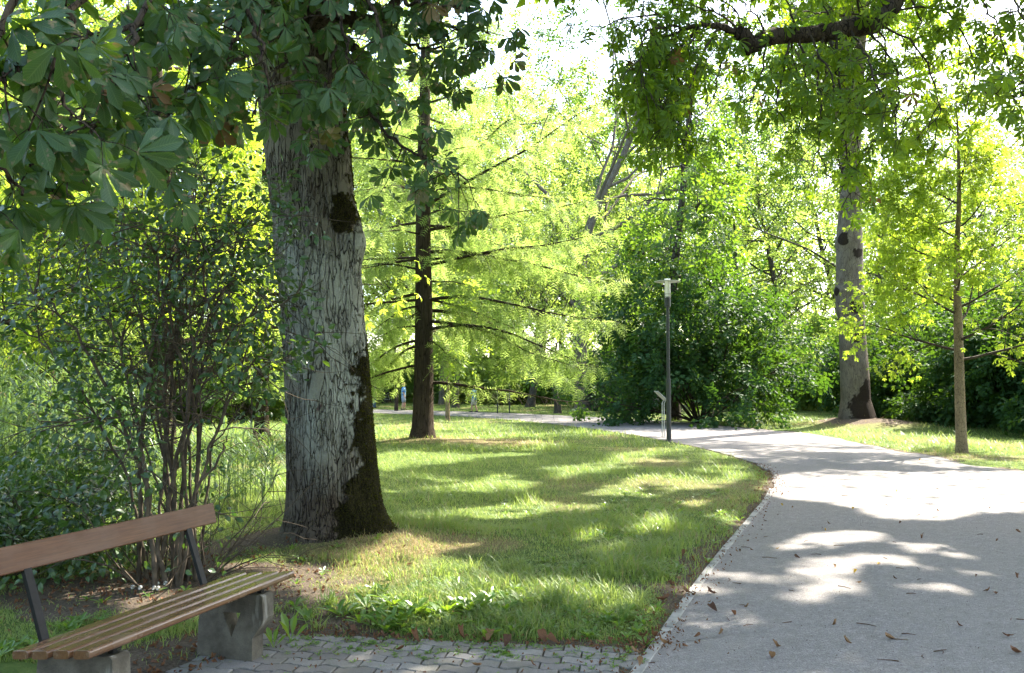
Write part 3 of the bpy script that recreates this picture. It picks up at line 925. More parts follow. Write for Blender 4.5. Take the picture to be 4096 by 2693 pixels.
def add_twigs(tw, lv, pts, L, every, tlen, per, size, r, nrm, sd, droop, skip=0.0):
    n = len(pts)
    s = skip * L
    while s < L:
        x = s / L * (n - 1); a = min(int(x), n - 2)
        q = pts[a] + (pts[a + 1] - pts[a]) * (x - a)
        ax = unit(pts[a + 1] - pts[a])
        d = unit(ax * 0.5 + r.normal(0, .75, 3) + [0, 0, -0.15])
        l = tlen * r.uniform(.45, 1.2)
        k = 5; tp = [q]
        for i in range(k):
            d = unit(d + r.normal(0, .12, 3) + [0, 0, -0.05]); tp.append(tp[-1] + d * l / k)
        tp = np.array(tp)
        tube(tw, tp, np.linspace(.006, .003, k + 1), 4)
        for j in range(per):
            f = 1.0 if j < 3 else r.uniform(.35, .95)
            b = tp[min(int(f * k), k)]
            pd = unit(d * 0.6 + r.normal(0, .7, 3))
            pet = r.uniform(.06, .16)
            e = b + pd * pet + [0, 0, -.02]
            tube(tw, np.array([b, (b + e) / 2 + [0, 0, .012], e]), .0022, 3)
            lv['P'].append(e); lv['A'].append(unit(pd * 0.7 + [0, 0, -droop] + r.normal(0, .25, 3)))
            lv['M'].append(np.asarray(nrm) + r.normal(0, sd, 3)); lv['S'].append(size * r.uniform(.65, 1.2))
        s += every * r.uniform(.6, 1.4)

def build_lv(g, lv, tm, r, keepfn=None):
    P, A, M, S = (np.array(lv[k]) for k in 'PAMS')
    if keepfn is not None:
        q = keepfn(P); P, A, M, S = P[q], A[q], M[q], S[q]
    place_mix(g, tm, P, A, M, S, r.random(len(P)) * .99, r)

NB = [  # hanging boughs in front of and beside the trunk: (px, py, metres away)
    [(300, 35, 8.3), (235, 40, 6.6), (160, 62, 5.2), (90, 105, 4.3), (30, 165, 3.8)],
    [(290, 10, 8.3), (200, 18, 6.0), (110, 30, 4.4), (40, 60, 3.7), (-30, 95, 3.4)],
    [(305, 15, 8.2), (270, 40, 6.9), (215, 70, 5.6), (180, 100, 5.1), (165, 118, 5.0)],
    [(318, 10, 8.1), (300, 45, 7.2), (270, 80, 6.6), (252, 118, 6.2)],
    [(330, 0, 8.1), (335, 45, 7.3), (325, 85, 6.9), (318, 125, 6.7)],
    [(280, -20, 7.8), (250, 5, 6.2), (235, 40, 5.4), (205, 60, 5.0)],
    [(120, -60, 4.4), (80, 0, 3.9), (60, 60, 3.6), (70, 120, 3.5)],
    [(60, -80, 3.8), (10, 10, 3.7), (-10, 90, 3.6), (0, 160, 3.6), (22, 195, 3.6)],
    [(200, -60, 5.2), (150, 10, 4.7), (120, 70, 4.4), (95, 130, 4.3), (60, 165, 4.3)],
    [(300, -60, 6.2), (330, 0, 5.9), (345, 40, 5.8), (352, 75, 5.7)],
    [(350, 0, 8.3), (385, 10, 7.6), (420, 18, 7.1), (462, 28, 6.8), (490, 34, 6.6)],
    [(350, 25, 8.4), (380, 35, 7.9), (415, 45, 7.5), (450, 50, 7.2), (478, 42, 7.1)],
    [(345, 50, 8.4), (360, 85, 7.8), (375, 120, 7.4), (405, 148, 7.1), (440, 165, 6.9), (468, 180, 6.8)],
    [(345, 45, 8.4), (365, 65, 8.1), (376, 90, 7.9), (378, 125, 7.8)],
    [(360, -40, 7.0), (395, -5, 6.6), (430, 5, 6.4), (470, 8, 6.3)],
    [(250, -60, 5.5), (245, 0, 5.2), (262, 50, 5.0), (270, 95, 5.0)],
    [(340, -30, 6.4), (368, 0, 6.2), (380, 32, 6.1), (384, 58, 6.1)],
]
for i, c in enumerate(NB):
    hang_branch(near_tw, near_lv, c, 0.022, 0.006, (0.34 if i in (2, 3, 5, 16) else 0.23 if i < 9 else 0.16), 0.42, 4, 0.165 if i < 9 else .15, rc, (0, -0.55, 0.55), 0.42, 0.6, 0.12)
# the big limbs they hang from
for c, ra, rb in [([(305, 80, 8.6), (285, 30, 8.4), (255, 10, 7.4), (200, -30, 6.0)], .13, .05), ([(320, 60, 8.6), (345, 20, 8.5), (380, 20, 8.0), (410, -20, 7.4)], .10, .04),
                  ([(310, 40, 8.6), (330, -20, 8.0), (350, -80, 7.0)], .14, .06), ([(335, 70, 8.6), (352, 45, 8.5), (372, 72, 8.2), (384, 96, 8.0)], .045, .02)]:
    P = catmull(np.array([at(*q) for q in c]), 16)
    tube(near_tw, P, np.linspace(ra, rb, 16), 10)
near_tw.build('branches', BK['limb'], chestnut, smooth=True)
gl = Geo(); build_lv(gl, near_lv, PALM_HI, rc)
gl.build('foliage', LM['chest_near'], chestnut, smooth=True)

# its own crown above the picture
CLEAF = rhomb(.27, .08, .15)
def crown_cloud(pts, tint_r, mat, name, parent, scale=(0.8, 1.3)):
    g = Geo(); r = tint_r
    s = np.repeat(r.uniform(*scale, len(pts)), 55)
    q = np.repeat(np.asarray(pts), 55, 0) + r.normal(0, .30, (len(s), 3)) * [1, 1, .6] * s[:, None]
    tq = (q[:, 2] - 4.5) / SDIR[2]; wx, wy = q[:, 0] - SDIR[0] * tq, q[:, 1] - SDIR[1] * tq
    win = (np.hypot((wx - 10.4) / 2.4, (wy - 19.6) / 2.4) < 1) & (r.random(n_ := len(q)) > .12)
    k = carve(q, .003, r, .17) & offframe(q, 6) & ~win; q, s = q[k], s[k]; n = len(q)
    az = r.uniform(0, 2 * PI, n)
    place(g, CLEAF, q, np.c_[np.cos(az), np.sin(az), r.normal(-.35, .3, n)], np.array([0, 0, 1.0]) + r.normal(0, .4, (n, 3)), .23 * s, r.random(n) * .9)
    return g.build(name, mat, parent)

def offframe(P, margin=25):
    px, py, d = proj(P)
    return ~((d > 0.3) & (px > -margin) & (px < 1024 + margin) & (py > -margin) & (py < 673 + margin))

def limbs_to(g, base, P, r, n=14, r0_=0.16):
    """limbs from a trunk top to points spread through the crown"""
    q = P[r.permutation(len(P))[:n]]
    for e in q:
        mid = base * 0.5 + e * 0.5 + [0, 0, 0.12 * np.linalg.norm(e - base)] + r.normal(0, .3, 3)
        pts = catmull(np.array([base, mid, e]), 12)
        if not offframe(pts[2:], 0).all() or not carve(pts[3:], 0.0, r).all(): continue
        tube(g, pts, np.linspace(r0_, 0.02, 12), 6)
        for k in range(6):
            a = pts[r.integers(3, 11)]
            b = P[np.argsort(((P - a) ** 2).sum(1))[r.integers(0, 12)]]
            if offframe(np.array([a, b]), 0).all(): tube(g, np.array([a, (a + b) / 2 + r.normal(0, .1, 3), b]), np.array([.03, .02, .008]), 4)

def ellipsoid(r, c, rad, n, shell=0.35):
    v = unit(r.normal(0, 1, (n, 3)))
    return np.asarray(c) + v * np.asarray(rad) * (r.uniform(shell, 1, (n, 1)) ** 0.6)

P = ellipsoid(rc, (CH[0] - 0.3, CH[1] + 0.3, 8.2), (5.0, 4.8, 4.0), 800)
P = P[offframe(P) & (P[:, 2] > 4.0)]; 
crown_cloud(P, rc, LM['chest_mid'], 'crown', chestnut)
gb = Geo(); limbs_to(gb, np.array([CH[0] - .3, CH[1] + .2, 6.2]), P, rc, 16, .17); gb.build('limbs', BK['limb'], chestnut, smooth=True)

# ================================================================== chestnut whose limb reaches in from the right
RB = np.array([11.2, 10.6])
rl = np.random.default_rng(23)
limbt = thing('chestnut_tree', 'chestnut reaching one thick crooked dark limb in over the path from the right', 'tree', (RB[0], RB[1], 0.0))
mtrunk((-0.1, 7.5), RB, lambda z: (0.0 * z, 0.0 * z), lambda z, th: 0.42 - 0.015 * z + 0.25 * np.exp(-np.maximum(z, 0) / .25), 40, 40, 0.05, BK['grey'], limbt)
g = Geo(); tw = Geo(); lv = {'P': [], 'A': [], 'M': [], 'S': []}
LIMB = [(905, -16, 8.8), (888, 6, 8.6), (872, 22, 8.5), (850, 28, 8.5), (825, 33, 8.4), (790, 35, 8.3), (766, 38, 8.2), (752, 45, 8.15), (744, 36, 8.1), (735, 32, 8.1), (720, 27, 8.0), (700, 25, 7.9)]
Pl = np.array([at(*c) for c in LIMB])
Pl = np.concatenate([[[RB[0] - .2, RB[1], 6.6], [8.5, 10.2, 7.3], [6.0, 9.4, 6.9]], Pl])
Lp_ = catmull(Pl, 90); Lp_[8:] += rl.normal(0, .008, (82, 3))
rr = np.interp(np.linspace(0, 1, 90), [0, .25, .5, .7, .82, .86, 1], [.2, .13, .085, .075, .07, .04, .025])
tube(g, Lp_, rr * (1 + .12 * (vnoise(Lp_, 6.0) - .5)), 14)
tube(g, catmull(np.array([at(752, 43, 8.15), at(750, 48, 8.15), at(748, 53, 8.12)]), 6), np.linspace(.05, .035, 6), 10, cap=True)
g.build('limb', BK['limb'], limbt, smooth=True)
HB = [  # hanging branches: control points (px, py, metres away)
    [(700, 25, 7.9), (672, 35, 7.7), (655, 70, 7.5), (662, 115, 7.4), (660, 140, 7.4)],
    [(700, 25, 7.9), (680, 50, 8.0), (672, 90, 8.0), (680, 135, 8.0)],
    [(690, 25, 7.9), (655, 15, 7.9), (625, 18, 7.8), (600, 30, 7.8)],
    [(700, 25, 7.9), (660, 40, 8.2), (640, 60, 8.3), (628, 75, 8.4)],
    [(720, 27, 8.0), (700, 55, 7.7), (690, 90, 7.6), (696, 118, 7.5)],
    [(735, 32, 8.1), (722, 62, 8.3), (715, 90, 8.3), (705, 110, 8.3)],
    [(744, 40, 8.1), (735, 12, 8.4), (715, -5, 8.6), (690, -15, 8.8)],
    [(744, 40, 8.1), (728, 18, 8.2), (705, 10, 8.2), (670, 4, 8.3), (635, 0, 8.3)],
    [(766, 38, 8.2), (762, 70, 8.0), (752, 95, 8.0), (742, 110, 8.0)],
    [(790, 36, 8.3), (784, 70, 8.1), (776, 100, 8.0), (785, 125, 8.0)],
    [(800, 36, 8.3), (806, 80, 8.2), (800, 120, 8.2), (795, 150, 8.1)],
    [(825, 33, 8.4), (815, 75, 8.0), (822, 115, 7.9), (818, 150, 7.9), (828, 165, 7.9)],
    [(830, 33, 8.4), (838, 80, 8.3), (842, 125, 8.3), (850, 160, 8.2), (852, 192, 8.2)],
    [(850, 28, 8.5), (858, 75, 8.3), (866, 115, 8.2), (870, 140, 8.1)],
    [(850, 28, 8.5), (868, 60, 7.6), (880, 90, 7.2), (895, 105, 7.0), (915, 112, 6.9)],
    [(865, 25, 8.5), (892, 62, 8.1), (898, 100, 7.9), (886, 130, 7.8), (868, 145, 7.7)],
    [(872, 20, 8.5), (910, 40, 8.4), (930, 75, 8.4), (940, 105, 8.4), (935, 135, 8.4)],
    [(880, 10, 8.6), (940, 10, 8.4), (965, 40, 8.3), (975, 75, 8.2), (965, 110, 8.2)],
    [(890, 0, 8.6), (960, -10, 8.2), (995, 20, 8.0), (1005, 60, 7.9), (990, 100, 7.9)],
    [(900, -15, 8.7), (970, -30, 7.4), (1015, 0, 6.8), (1030, 50, 6.6), (1020, 95, 6.5), (985, 92, 6.5)],
    [(800, 36, 8.3), (790, 8, 8.3), (775, -10, 8.3), (755, -25, 8.3)],
    [(830, 33, 8.4), (825, 8, 8.5), (810, -15, 8.5)],
    [(770, 38, 8.2), (755, 15, 8.0), (738, 0, 7.9)],
    [(860, 26, 8.5), (858, 0, 8.2), (845, -20, 8.0)],
    [(905, -10, 8.8), (920, 20, 8.8), (905, 50, 8.8), (902, 72, 8.8)],
    [(880, 10, 8.6), (842, 15, 9.2), (800, 10, 9.6), (765, 5, 9.8)],
    [(700, 25, 7.9), (650, 30, 7.4), (640, 62, 7.3), (652, 100, 7.2)],
    [(700, 25, 7.9), (668, 60, 7.8), (664, 100, 7.8), (668, 150, 7.8)],
    [(690, 25, 7.9), (655, 60, 7.9), (645, 95, 7.9), (650, 130, 7.9)],
    [(700, 25, 7.9), (678, 70, 7.6), (676, 110, 7.6), (684, 150, 7.6)],
    [(835, 32, 8.4), (840, 90, 8.0), (846, 150, 7.9), (852, 205, 7.8)],
    [(850, 28, 8.5), (848, 80, 8.6), (856, 130, 8.6), (862, 175, 8.6)],
    [(825, 33, 8.4), (828, 90, 8.7), (836, 140, 8.7), (842, 180, 8.7)],
    [(790, 36, 8.3), (795, 70, 8.6), (815, 110, 8.7), (826, 140, 8.7)],
    [(850, 28, 8.5), (856, 60, 8.1), (850, 100, 8.0), (838, 120, 8.0)],
    [(872, 20, 8.5), (885, 50, 8.7), (880, 95, 8.8), (872, 120, 8.8)],
    [(810, 35, 8.3), (822, 60, 7.8), (838, 90, 7.6), (845, 120, 7.6)],
]
for i, c in enumerate(HB):
    hang_branch(tw, lv, c, 0.013, 0.004, 0.075 if i in (0, 1, 26, 27, 28, 29) else 0.13, 0.3, 5, 0.112, rl, (0.0, -0.35, 0.6), 0.6, 0.6, 0.12, 5)
tw.build('branches', BK['twig'], limbt, smooth=True)
gl = Geo(); build_lv(gl, lv, PALM_MD, rl, lambda P: carve(P, .1, rl, .18))
gl.build('foliage', LM['chest_mid'], limbt, smooth=True)
# crown above and beside the picture: its shade falls over the near path and lawn
n = 20000
gx, gy = rl.uniform(-7, 9, n), rl.uniform(-4, 12.6, n)
zz = rl.uniform(5, 15, n)
P = np.c_[gx + SDIR[0] * zz / SDIR[2], gy + SDIR[1] * zz / SDIR[2], zz]
cen = np.array([RB[0] - 1.5, RB[1] + 1, 10.0])
inA = (((P - cen) / [7.5, 7.0, 5.5]) ** 2).sum(1) < 1
P = P[inA & offframe(P)]
tq = (P[:, 2] - 4.5) / SDIR[2]; ax_, ay_ = P[:, 0] - SDIR[0] * tq, P[:, 1] - SDIR[1] * tq
P = P[~((ax_ > 1.2) & (ax_ < 5.6) & (ay_ > 6.6) & (ay_ < 9.6) & (rl.random(len(P)) > .15))]
P = P[:1500]
crown_cloud(P, rl, LM['chest_mid'], 'crown', limbt)
gb = Geo(); limbs_to(gb, np.array([RB[0], RB[1], 7.2]), P, rl, 18, .18); gb.build('limbs', BK['grey'], limbt, smooth=True)

# a second chestnut outside the right edge, between path and hedge
RB2 = np.array([16.5, 22.0])
t2 = thing('chestnut_tree', 'tall chestnut outside the right edge, beyond the thin young tree', 'tree', (RB2[0], RB2[1], 0.0))
mtrunk((-0.1, 9.0), RB2, lambda z: (0.0 * z, 0.0 * z), lambda z, th: 0.38 - 0.015 * z + 0.2 * np.exp(-np.maximum(z, 0) / .3), 30, 32, 0.05, BK['grey'], t2)
n = 24000
gx, gy = rl.uniform(-6, 11, n), rl.uniform(-2, 22, n)
zz = rl.uniform(7, 20, n)
P = np.c_[gx + SDIR[0] * zz / SDIR[2], gy + SDIR[1] * zz / SDIR[2], zz]
inB = (((P - [RB2[0] - 2.0, RB2[1] - 1, 13.5]) / [9.0, 8.5, 6.5]) ** 2).sum(1) < 1
P = P[inB & offframe(P)]; P = P[:1500]
crown_cloud(P, rl, LM['chest_mid'], 'crown', t2, (0.9, 1.5))
gb = Geo(); limbs_to(gb, np.array([RB2[0], RB2[1], 8.7]), P, rl, 16, .18); gb.build('limbs', BK['grey'], t2, smooth=True)

# ================================================================== feathery larch in the lawn
def larch(base, H, R, r, zs, per_m, frond_s, label, extra=None, tr_r=0.27, ztop=None, nb=62, sec=0.14, mat=None):
    t = thing('larch_tree', label, 'tree', (base[0], base[1], 0.05))
    z = np.linspace(0, H, 40)
    rad = tr_r * (1 - z / H) ** 0.85 + 0.12 * np.exp(-z / 0.25) + .01
    pts = np.c_[base[0] + 0.02 * np.sin(z * .7), base[1] + 0 * z, z]
    g = Geo(); tube(g, pts, rad, 20)
    g.build('trunk', BK['larch'], t, smooth=True)
    gb, P, A, M = Geo(), [], [], []
    def bough(z0, az, L, el0, sag):
        k = 14; d = np.array([math.cos(az) * math.cos(el0), math.sin(az) * math.cos(el0), math.sin(el0)])
        q = [np.array([base[0] + .1 * math.cos(az), base[1] + .1 * math.sin(az), z0])]
        for i in range(k):
            d = unit(d + r.normal(0, .05, 3) + [0, 0, -sag * (1.0 if i < 9 else -0.6)])
            q.append(q[-1] + d * L / k)
        q = np.array(q)
        tube(gb, q, np.linspace(.016 + L * .007, .005, k + 1), 5)
        s = 0.35
        while s < L:
            x = s / L * k; a = min(int(x), k - 1)
            p0 = q[a] + (q[a + 1] - q[a]) * (x - a)
            ax = unit(q[a + 1] - q[a])
            for side in (-1, 1):
                h = unit(np.cross(ax, [0, 0, 1])) * side
                d2 = unit(h * 0.75 + ax * .55 + [0, 0, -.35] + r.normal(0, .25, 3))
                l2 = r.uniform(.25, 1.0) * (0.35 + 0.65 * math.sin(PI * min(1, .15 + .85 * s / L))) * min(1.1, .35 + L * .2)
                k2 = 5; e = [p0]
                for i in range(k2):
                    d2 = unit(d2 + [0, 0, -.16] + r.normal(0, .08, 3)); e.append(e[-1] + d2 * l2 / k2)
                e = np.array(e)
                tube(gb, e, np.linspace(.006, .002, k2 + 1), 3)
                nf = max(3, int(l2 * per_m))
                f = r.uniform(.1, 1, nf) * k2; ai = np.minimum(f.astype(int), k2 - 1)
                pp = e[ai] + (e[ai + 1] - e[ai]) * (f - ai)[:, None]
                P.append(pp); A.append(unit(np.repeat(d2[None], nf, 0) * .6 + r.normal(0, .6, (nf, 3)) + [0, 0, -.2]))
            nf = 2
            P.append(np.repeat(p0[None], nf, 0) + r.normal(0, .03, (nf, 3))); A.append(unit(r.normal(0, .6, (nf, 3)) + ax * .5))
            s += sec * r.uniform(.7, 1.3)
    az = 0.0
    for i in range(nb):
        f = (i + r.uniform(0, .8)) / nb
        z0 = zs + (H * .97 - zs) * f
        az += 2.4 + r.normal(0, .3)
        L = R * (1 - f) ** 0.7 * r.uniform(.7, 1.15) * (0.75 if f < .05 else 1) + .3
        if math.sin(az) < -.4: L *= .5
        bough(z0, az, L, -0.02 + 0.62 * f + r.normal(0, .1), 0.045 * (1 - f))
    for e in (extra or []): bough(*e)
    gb.build('branches', BK['larch'], t, smooth=True)
    P = np.concatenate(P); A = np.concatenate(A)
    q = (P[:, 2] > 1.35) & ~((np.hypot(P[:, 0] - base[0], P[:, 1] - base[1]) < .75) & (r.random(len(P)) < .8)); P, A = P[q], A[q]
    gf = Geo()
    place_mix(gf, FRONDS, P, A, np.array([0, 0, 1.0]) + r.normal(0, .5, P.shape), frond_s * r.uniform(.6, 1.25, len(P)), r.random(len(P)), r)
    gf.build('needles', mat or LM['larch'], t)
    return t
rla = np.random.default_rng(31)
zat = lambda py: at(425, py, LARCH[1])[2]
EX = [(zat(205), -0.25, 5.6, 0.42, -.012), (zat(190), 0.25, 4.6, 0.62, -.02), (zat(265), -0.15, 5.2, 0.12, .03), (zat(252), 0.1, 5.6, 0.10, .035),
      (zat(300), -0.3, 5.4, 0.15, .06), (zat(310), 0.3, 5.2, 0.1, .05), (zat(383), -0.05, 4.6, 0.05, .03), (zat(330), -0.5, 5.0, 0.1, .05),
      (zat(340), 2.9, 3.4, 0.0, .04), (zat(300), 3.4, 3.6, 0.0, .04), (zat(260), 3.0, 3.4, 0.1, .03), (zat(365), 3.3, 3.0, -.05, .04), (zat(230), -0.1, 4.8, .2, .03)]
larch(LARCH, 17.0, 4.4, rla, 2.5, 9, 0.34, 'light green feathery larch with a straight brown trunk, standing alone in the lawn', EX, 0.28, nb=72)

# ================================================================== tall chestnut on the mound at the right
rt = np.random.default_rng(41)
moundt = thing('chestnut_tree', 'tall straight chestnut with dark knot scars, rooted on a low mound', 'tree', (RTREE[0], RTREE[1], 0.3))
YR = RTREE[1]
tb = []
for sy, xl, xr_ in [(1712, 3338, 3530), (1690, 3352, 3504), (1600, 3366, 3478), (1450, 3362, 3468), (1300, 3358, 3456), (1200, 3346, 3452), (1165, 3336, 3450), (1130, 3345, 3448), (1000, 3346, 3446), (975, 3340, 3446), (930, 3348, 3444), (800, 3360, 3440), (600, 3380, 3440), (0, 3410, 3470)]:
    a, b = at(xl / 4, sy / 4, YR), at(xr_ / 4, sy / 4, YR)
    tb.append((a[2], (a[0] + b[0]) / 2 - RTREE[0], (b[0] - a[0]) / 2))
tb = np.array(tb)
def rt_moss(Z, TH, V):
    n = vnoise(V, 5.0, 3) - .5; n2 = vnoise(V + 5, 18, 2) - .5
    px, py, d = proj(V); k = np.full(Z.shape, 0.1)
    for (sx, sy, rx, ry) in [(3374, 955, 26, 24), (3432, 1012, 24, 22), (3425, 1225, 30, 26), (3430, 1352, 20, 20), (3345, 1165, 14, 18), (3460, 1640, 60, 80), (3440, 1700, 90, 40), (3470, 1580, 30, 70)]:
        k = np.maximum(k, 1.25 - .8 * np.hypot((px * 4 - sx) / rx, (py * 4 - sy) / ry) + n * .8 + n2 * .6)
    return np.where(np.sin(TH) < .2, k, 0.2 + n)
mtrunk((0.0, 17.0), RTREE, lambda z: (np.interp(z, tb[:, 0], tb[:, 1]), 0 * z), lambda z, th: np.interp(z, tb[:, 0], tb[:, 2]) * (1 + .05 * np.cos(3 * th)) + .10 * np.exp(-((z - 4.4) / .35) ** 2) * np.maximum(0, np.cos(th - 3.4)) ** 4, 260, 60, 0.05, BK['grey'], moundt, 'trunk', rt_moss, 3.0)
SP = [dict(n=16, f0=.3, ang=1.0, ratio=.42, rr=.4, segs=8, up=.0, wig=.05, sides=8, tip=.3, shape=lambda f: 1.15 - .6 * f),
      dict(n=7, f0=.25, ang=.8, ratio=.5, rr=.45, segs=7, wig=.14, up=.03, sides=5, tip=.3),
      dict(n=5, f0=.3, ang=.8, ratio=.55, rr=.5, segs=5, wig=.16, up=-.02, sides=4),
      dict(segs=4, wig=.18, up=-.06, sides=3)]
gbr, tips = Geo(), []
grow(gbr, rt, (RTREE[0] - .05, RTREE[1], 8.2), (0, 0, 1), 10.5, .42, 0, SP, tips)
gbr.build('branches', BK['grey'], moundt, smooth=True)
P, A, M = leaves_on(tips, 15, rt, .4, .7, .16)
q = carve(P, .01, rt, .3); P, A, M = P[q], A[q], M[q]
gf = Geo(); place_mix(gf, PALM_LO, P, A, M, rt.uniform(.17, .27, len(P)), rt.random(len(P)) * .94, rt)
gf.build('foliage', LM['chest_mid'], moundt)

# ================================================================== thin young tree in front of the hedge
ry = np.random.default_rng(53)
yt = thing('young_tree', 'slender young tree with pale trunk and glowing yellow-green leaves before the hedge', 'tree', (YTREE[0], YTREE[1], 0.0))
g = Geo()
cy_ = [(962, 455), (961, 430), (960, 400), (959, 360), (958, 320), (957, 290), (957, 250), (959, 200), (958, 140), (956, 100)]
Pt = catmull(np.array([at(a, b, YTREE[1]) for a, b in cy_]), 40)
tube(g, Pt, np.interp(Pt[:, 2], [0, .3, 1.6, 3, 4, 6, 8.5], [.15, .125, .11, .10, .075, .05, .012]), 14)
g.build('trunk', BK['young'], yt, smooth=True)
SPY = [dict(n=7, f0=.2, ang=.75, ratio=.55, rr=.55, segs=7, wig=.08, up=.02, sides=5, tip=.3),
       dict(n=6, f0=.25, ang=.8, ratio=.5, rr=.6, segs=5, wig=.12, up=-.02, sides=4),
       dict(segs=4, wig=.15, up=-.08, sides=3)]
gbr, tips = Geo(), []
for i in range(22):
    f = (i + ry.uniform(0, .8)) / 22
    q = Pt[int(13 + f * 26)]
    az = i * 2.4 + ry.normal(0, .3)
    el = .25 + .5 * f
    grow(gbr, ry, q, (math.cos(az) * math.cos(el), math.sin(az) * math.cos(el), math.sin(el)), (1.95 * (1 - f) ** .55 + .35), .028 * (1 - f) + .01, 0, SPY, tips)
gbr.build('branches', BK['twig'], yt, smooth=True)
P, A, M = leaves_on(tips, 11, ry, .6, .8, .10)
q = carve(P, .08, ry, .15) & ((P[:, 0] > YTREE[0] - 2.1) | (ry.random(len(P)) < .12)); P, A, M = P[q], A[q], M[q]
gf = Geo(); place_mix(gf, PALM_LO, P, A, M, ry.uniform(.09, .16, len(P)), ry.random(len(P)) * .94, ry)
gf.build('foliage', LM['yellow'], yt)

# ================================================================== broad-leaved trees beyond the path
def spray(lt, n, L, s, r):
    """a small leafy shoot"""
    ps = []
    for i in range(n):
        y = (i + .5) / n * L
        sd = 1 if i % 2 else -1
        ps.append(xf(lt, s * r.uniform(.75, 1.2), -sd * r.uniform(.5, 1.1), r.uniform(-.5, .1), r.uniform(-.3, .3), (sd * .03, y, -.25 * y * y + r.normal(0, .03))))
    return join(ps)
SPR = [spray(rhomb(.36, .08, .1), 6, .55, .20, r0) for _ in range(5)]
SPRF = [spray(rhomb(.42, .08, .1), 5, .7, .27, r0) for _ in range(5)]

def broadleaf(name, label, cat, base, H, r, spec, trunk_r, per, leafm, barkm, zf=0.2, tm=None, ls=(.8, 1.25), lean=(0, 0), jit=.2, group=None, cv=False, droop=.35, flat=1.0, bulge=1.0):
    t = thing(name, label, cat, (base[0], base[1], 0.0), group)
    gb, tips = Geo(), []
    d = unit(np.array([lean[0], lean[1], 1.0]))
    grow(gb, r, (base[0], base[1], -.1), d, H, trunk_r, 0, spec, tips)
    tube(gb, np.array([[base[0], base[1], -.1], [base[0] + d[0] * .25, base[1] + d[1] * .25, .25], [base[0] + d[0] * .8, base[1] + d[1] * .8, .8]]), np.array([trunk_r * 1.5, trunk_r * 1.15, trunk_r * .95]), 12)
    gb.build('trunk', barkm, t, smooth=True)
    P, A, M = leaves_on(tips, per, r, droop, .8, jit, flat=flat)
    if cv:
        q = carve(P, .04, r, .4); P, A, M = P[q], A[q], M[q]
    gf = Geo(); place_mix(gf, tm or SPR, P, A, M, r.uniform(*ls, len(P)), r.random(len(P)) * .94, r)
    gf.build('crown', leafm, t)
    return t
def spec4(n0, f0, ang, ratio, shape, up=.02, wig=.06, n1=6, n2=4, segs=9):
    return [dict(n=n0, f0=f0, ang=ang, ratio=ratio, rr=.42, segs=segs, wig=wig, up=.03, sides=10, tip=.25, shape=shape),
            dict(n=n1, f0=.25, ang=.85, ratio=.5, rr=.5, segs=7, wig=.16, up=up, sides=6, tip=.3),
            dict(n=n2, f0=.3, ang=.85, ratio=.55, rr=.5, segs=5, wig=.18, up=0, sides=4),
            dict(segs=4, wig=.2, up=-.05, sides=3)]
rb = np.random.default_rng(61)
cone = lambda f: 1.2 - .85 * f
dome = lambda f: .55 + 1.1 * math.sin(PI * min(1, .12 + .8 * f))
b = G(2697, 1682)
broadleaf('maple_tree', 'dark dense maple with layered leaves, its trunk right behind the lamp post', 'tree', b, 15.0, rb, spec4(22, .33, 1.3, .24, cone, .0, .03, 7, 4), .27, 4, LM['maple'], BK['far'], cv=True, tm=SPR, jit=.2, flat=.3)
b = G(2335, 1640)
oak = broadleaf('oak_tree', 'tall oak with pale leaning trunk and crooked limbs, across the path', 'tree', b, 21.0, rb, spec4(14, .26, .85, .42, dome, .05, .11, 6, 5), .5, 8, LM['dark'], BK['grey'], tm=SPR, lean=(.06, 0))
b = G(2230, 1655)
broadleaf('alder_tree', 'small tree with a short dark trunk just left of the oak', 'tree', b, 7.5, rb, spec4(12, .3, .9, .4, dome, .03, .08, 5, 3), .17, 9, LM['wood'], BK['far'])
b = G(2120, 1628)
broadleaf('willow_tree', 'leaning tree trunk behind the two thin posts, far side of the path', 'tree', b, 13.0, rb, spec4(12, .25, .9, .4, dome, .0, .08, 5, 4), .28, 9, LM['wood'], BK['far'], lean=(.22, 0))
b = G(1768, 1618)
broadleaf('ash_tree', 'tree with a pale grey trunk seen between the larch trunk and the thin sapling', 'tree', b, 19.0, rb, spec4(14, .28, .8, .42, dome, .03, .08, 6, 4), .25, 9, LM['wood'], BK['grey'])
b = G(1822, 1629)
broadleaf('ash_tree', 'tree with a brown trunk just left of the boy reaching out', 'tree', b, 17.0, rb, spec4(14, .28, .8, .42, dome, .03, .08, 6, 4), .22, 9, LM['wood'], BK['far'])
b = G(1545, 1611)
broadleaf('ash_tree', 'tree with a stout brown trunk that the bicycle leans against', 'tree', b, 18.0, rb, spec4(14, .28, .8, .42, dome, .03, .08, 6, 4), .36, 9, LM['wood'], BK['far'])
b = G(1790, 1682)
broadleaf('sapling', 'thin straight sapling on the lawn just beyond the larch', 'tree', b, 5.5, rb, [dict(n=9, f0=.4, ang=.8, ratio=.3, rr=.5, segs=8, wig=.02, up=.05, sides=8, tip=.3), dict(n=5, ang=.8, ratio=.5, segs=5, sides=4, wig=.15), dict(segs=3, sides=3, wig=.2)], .09, 4, LM['yellow'], BK['young'])

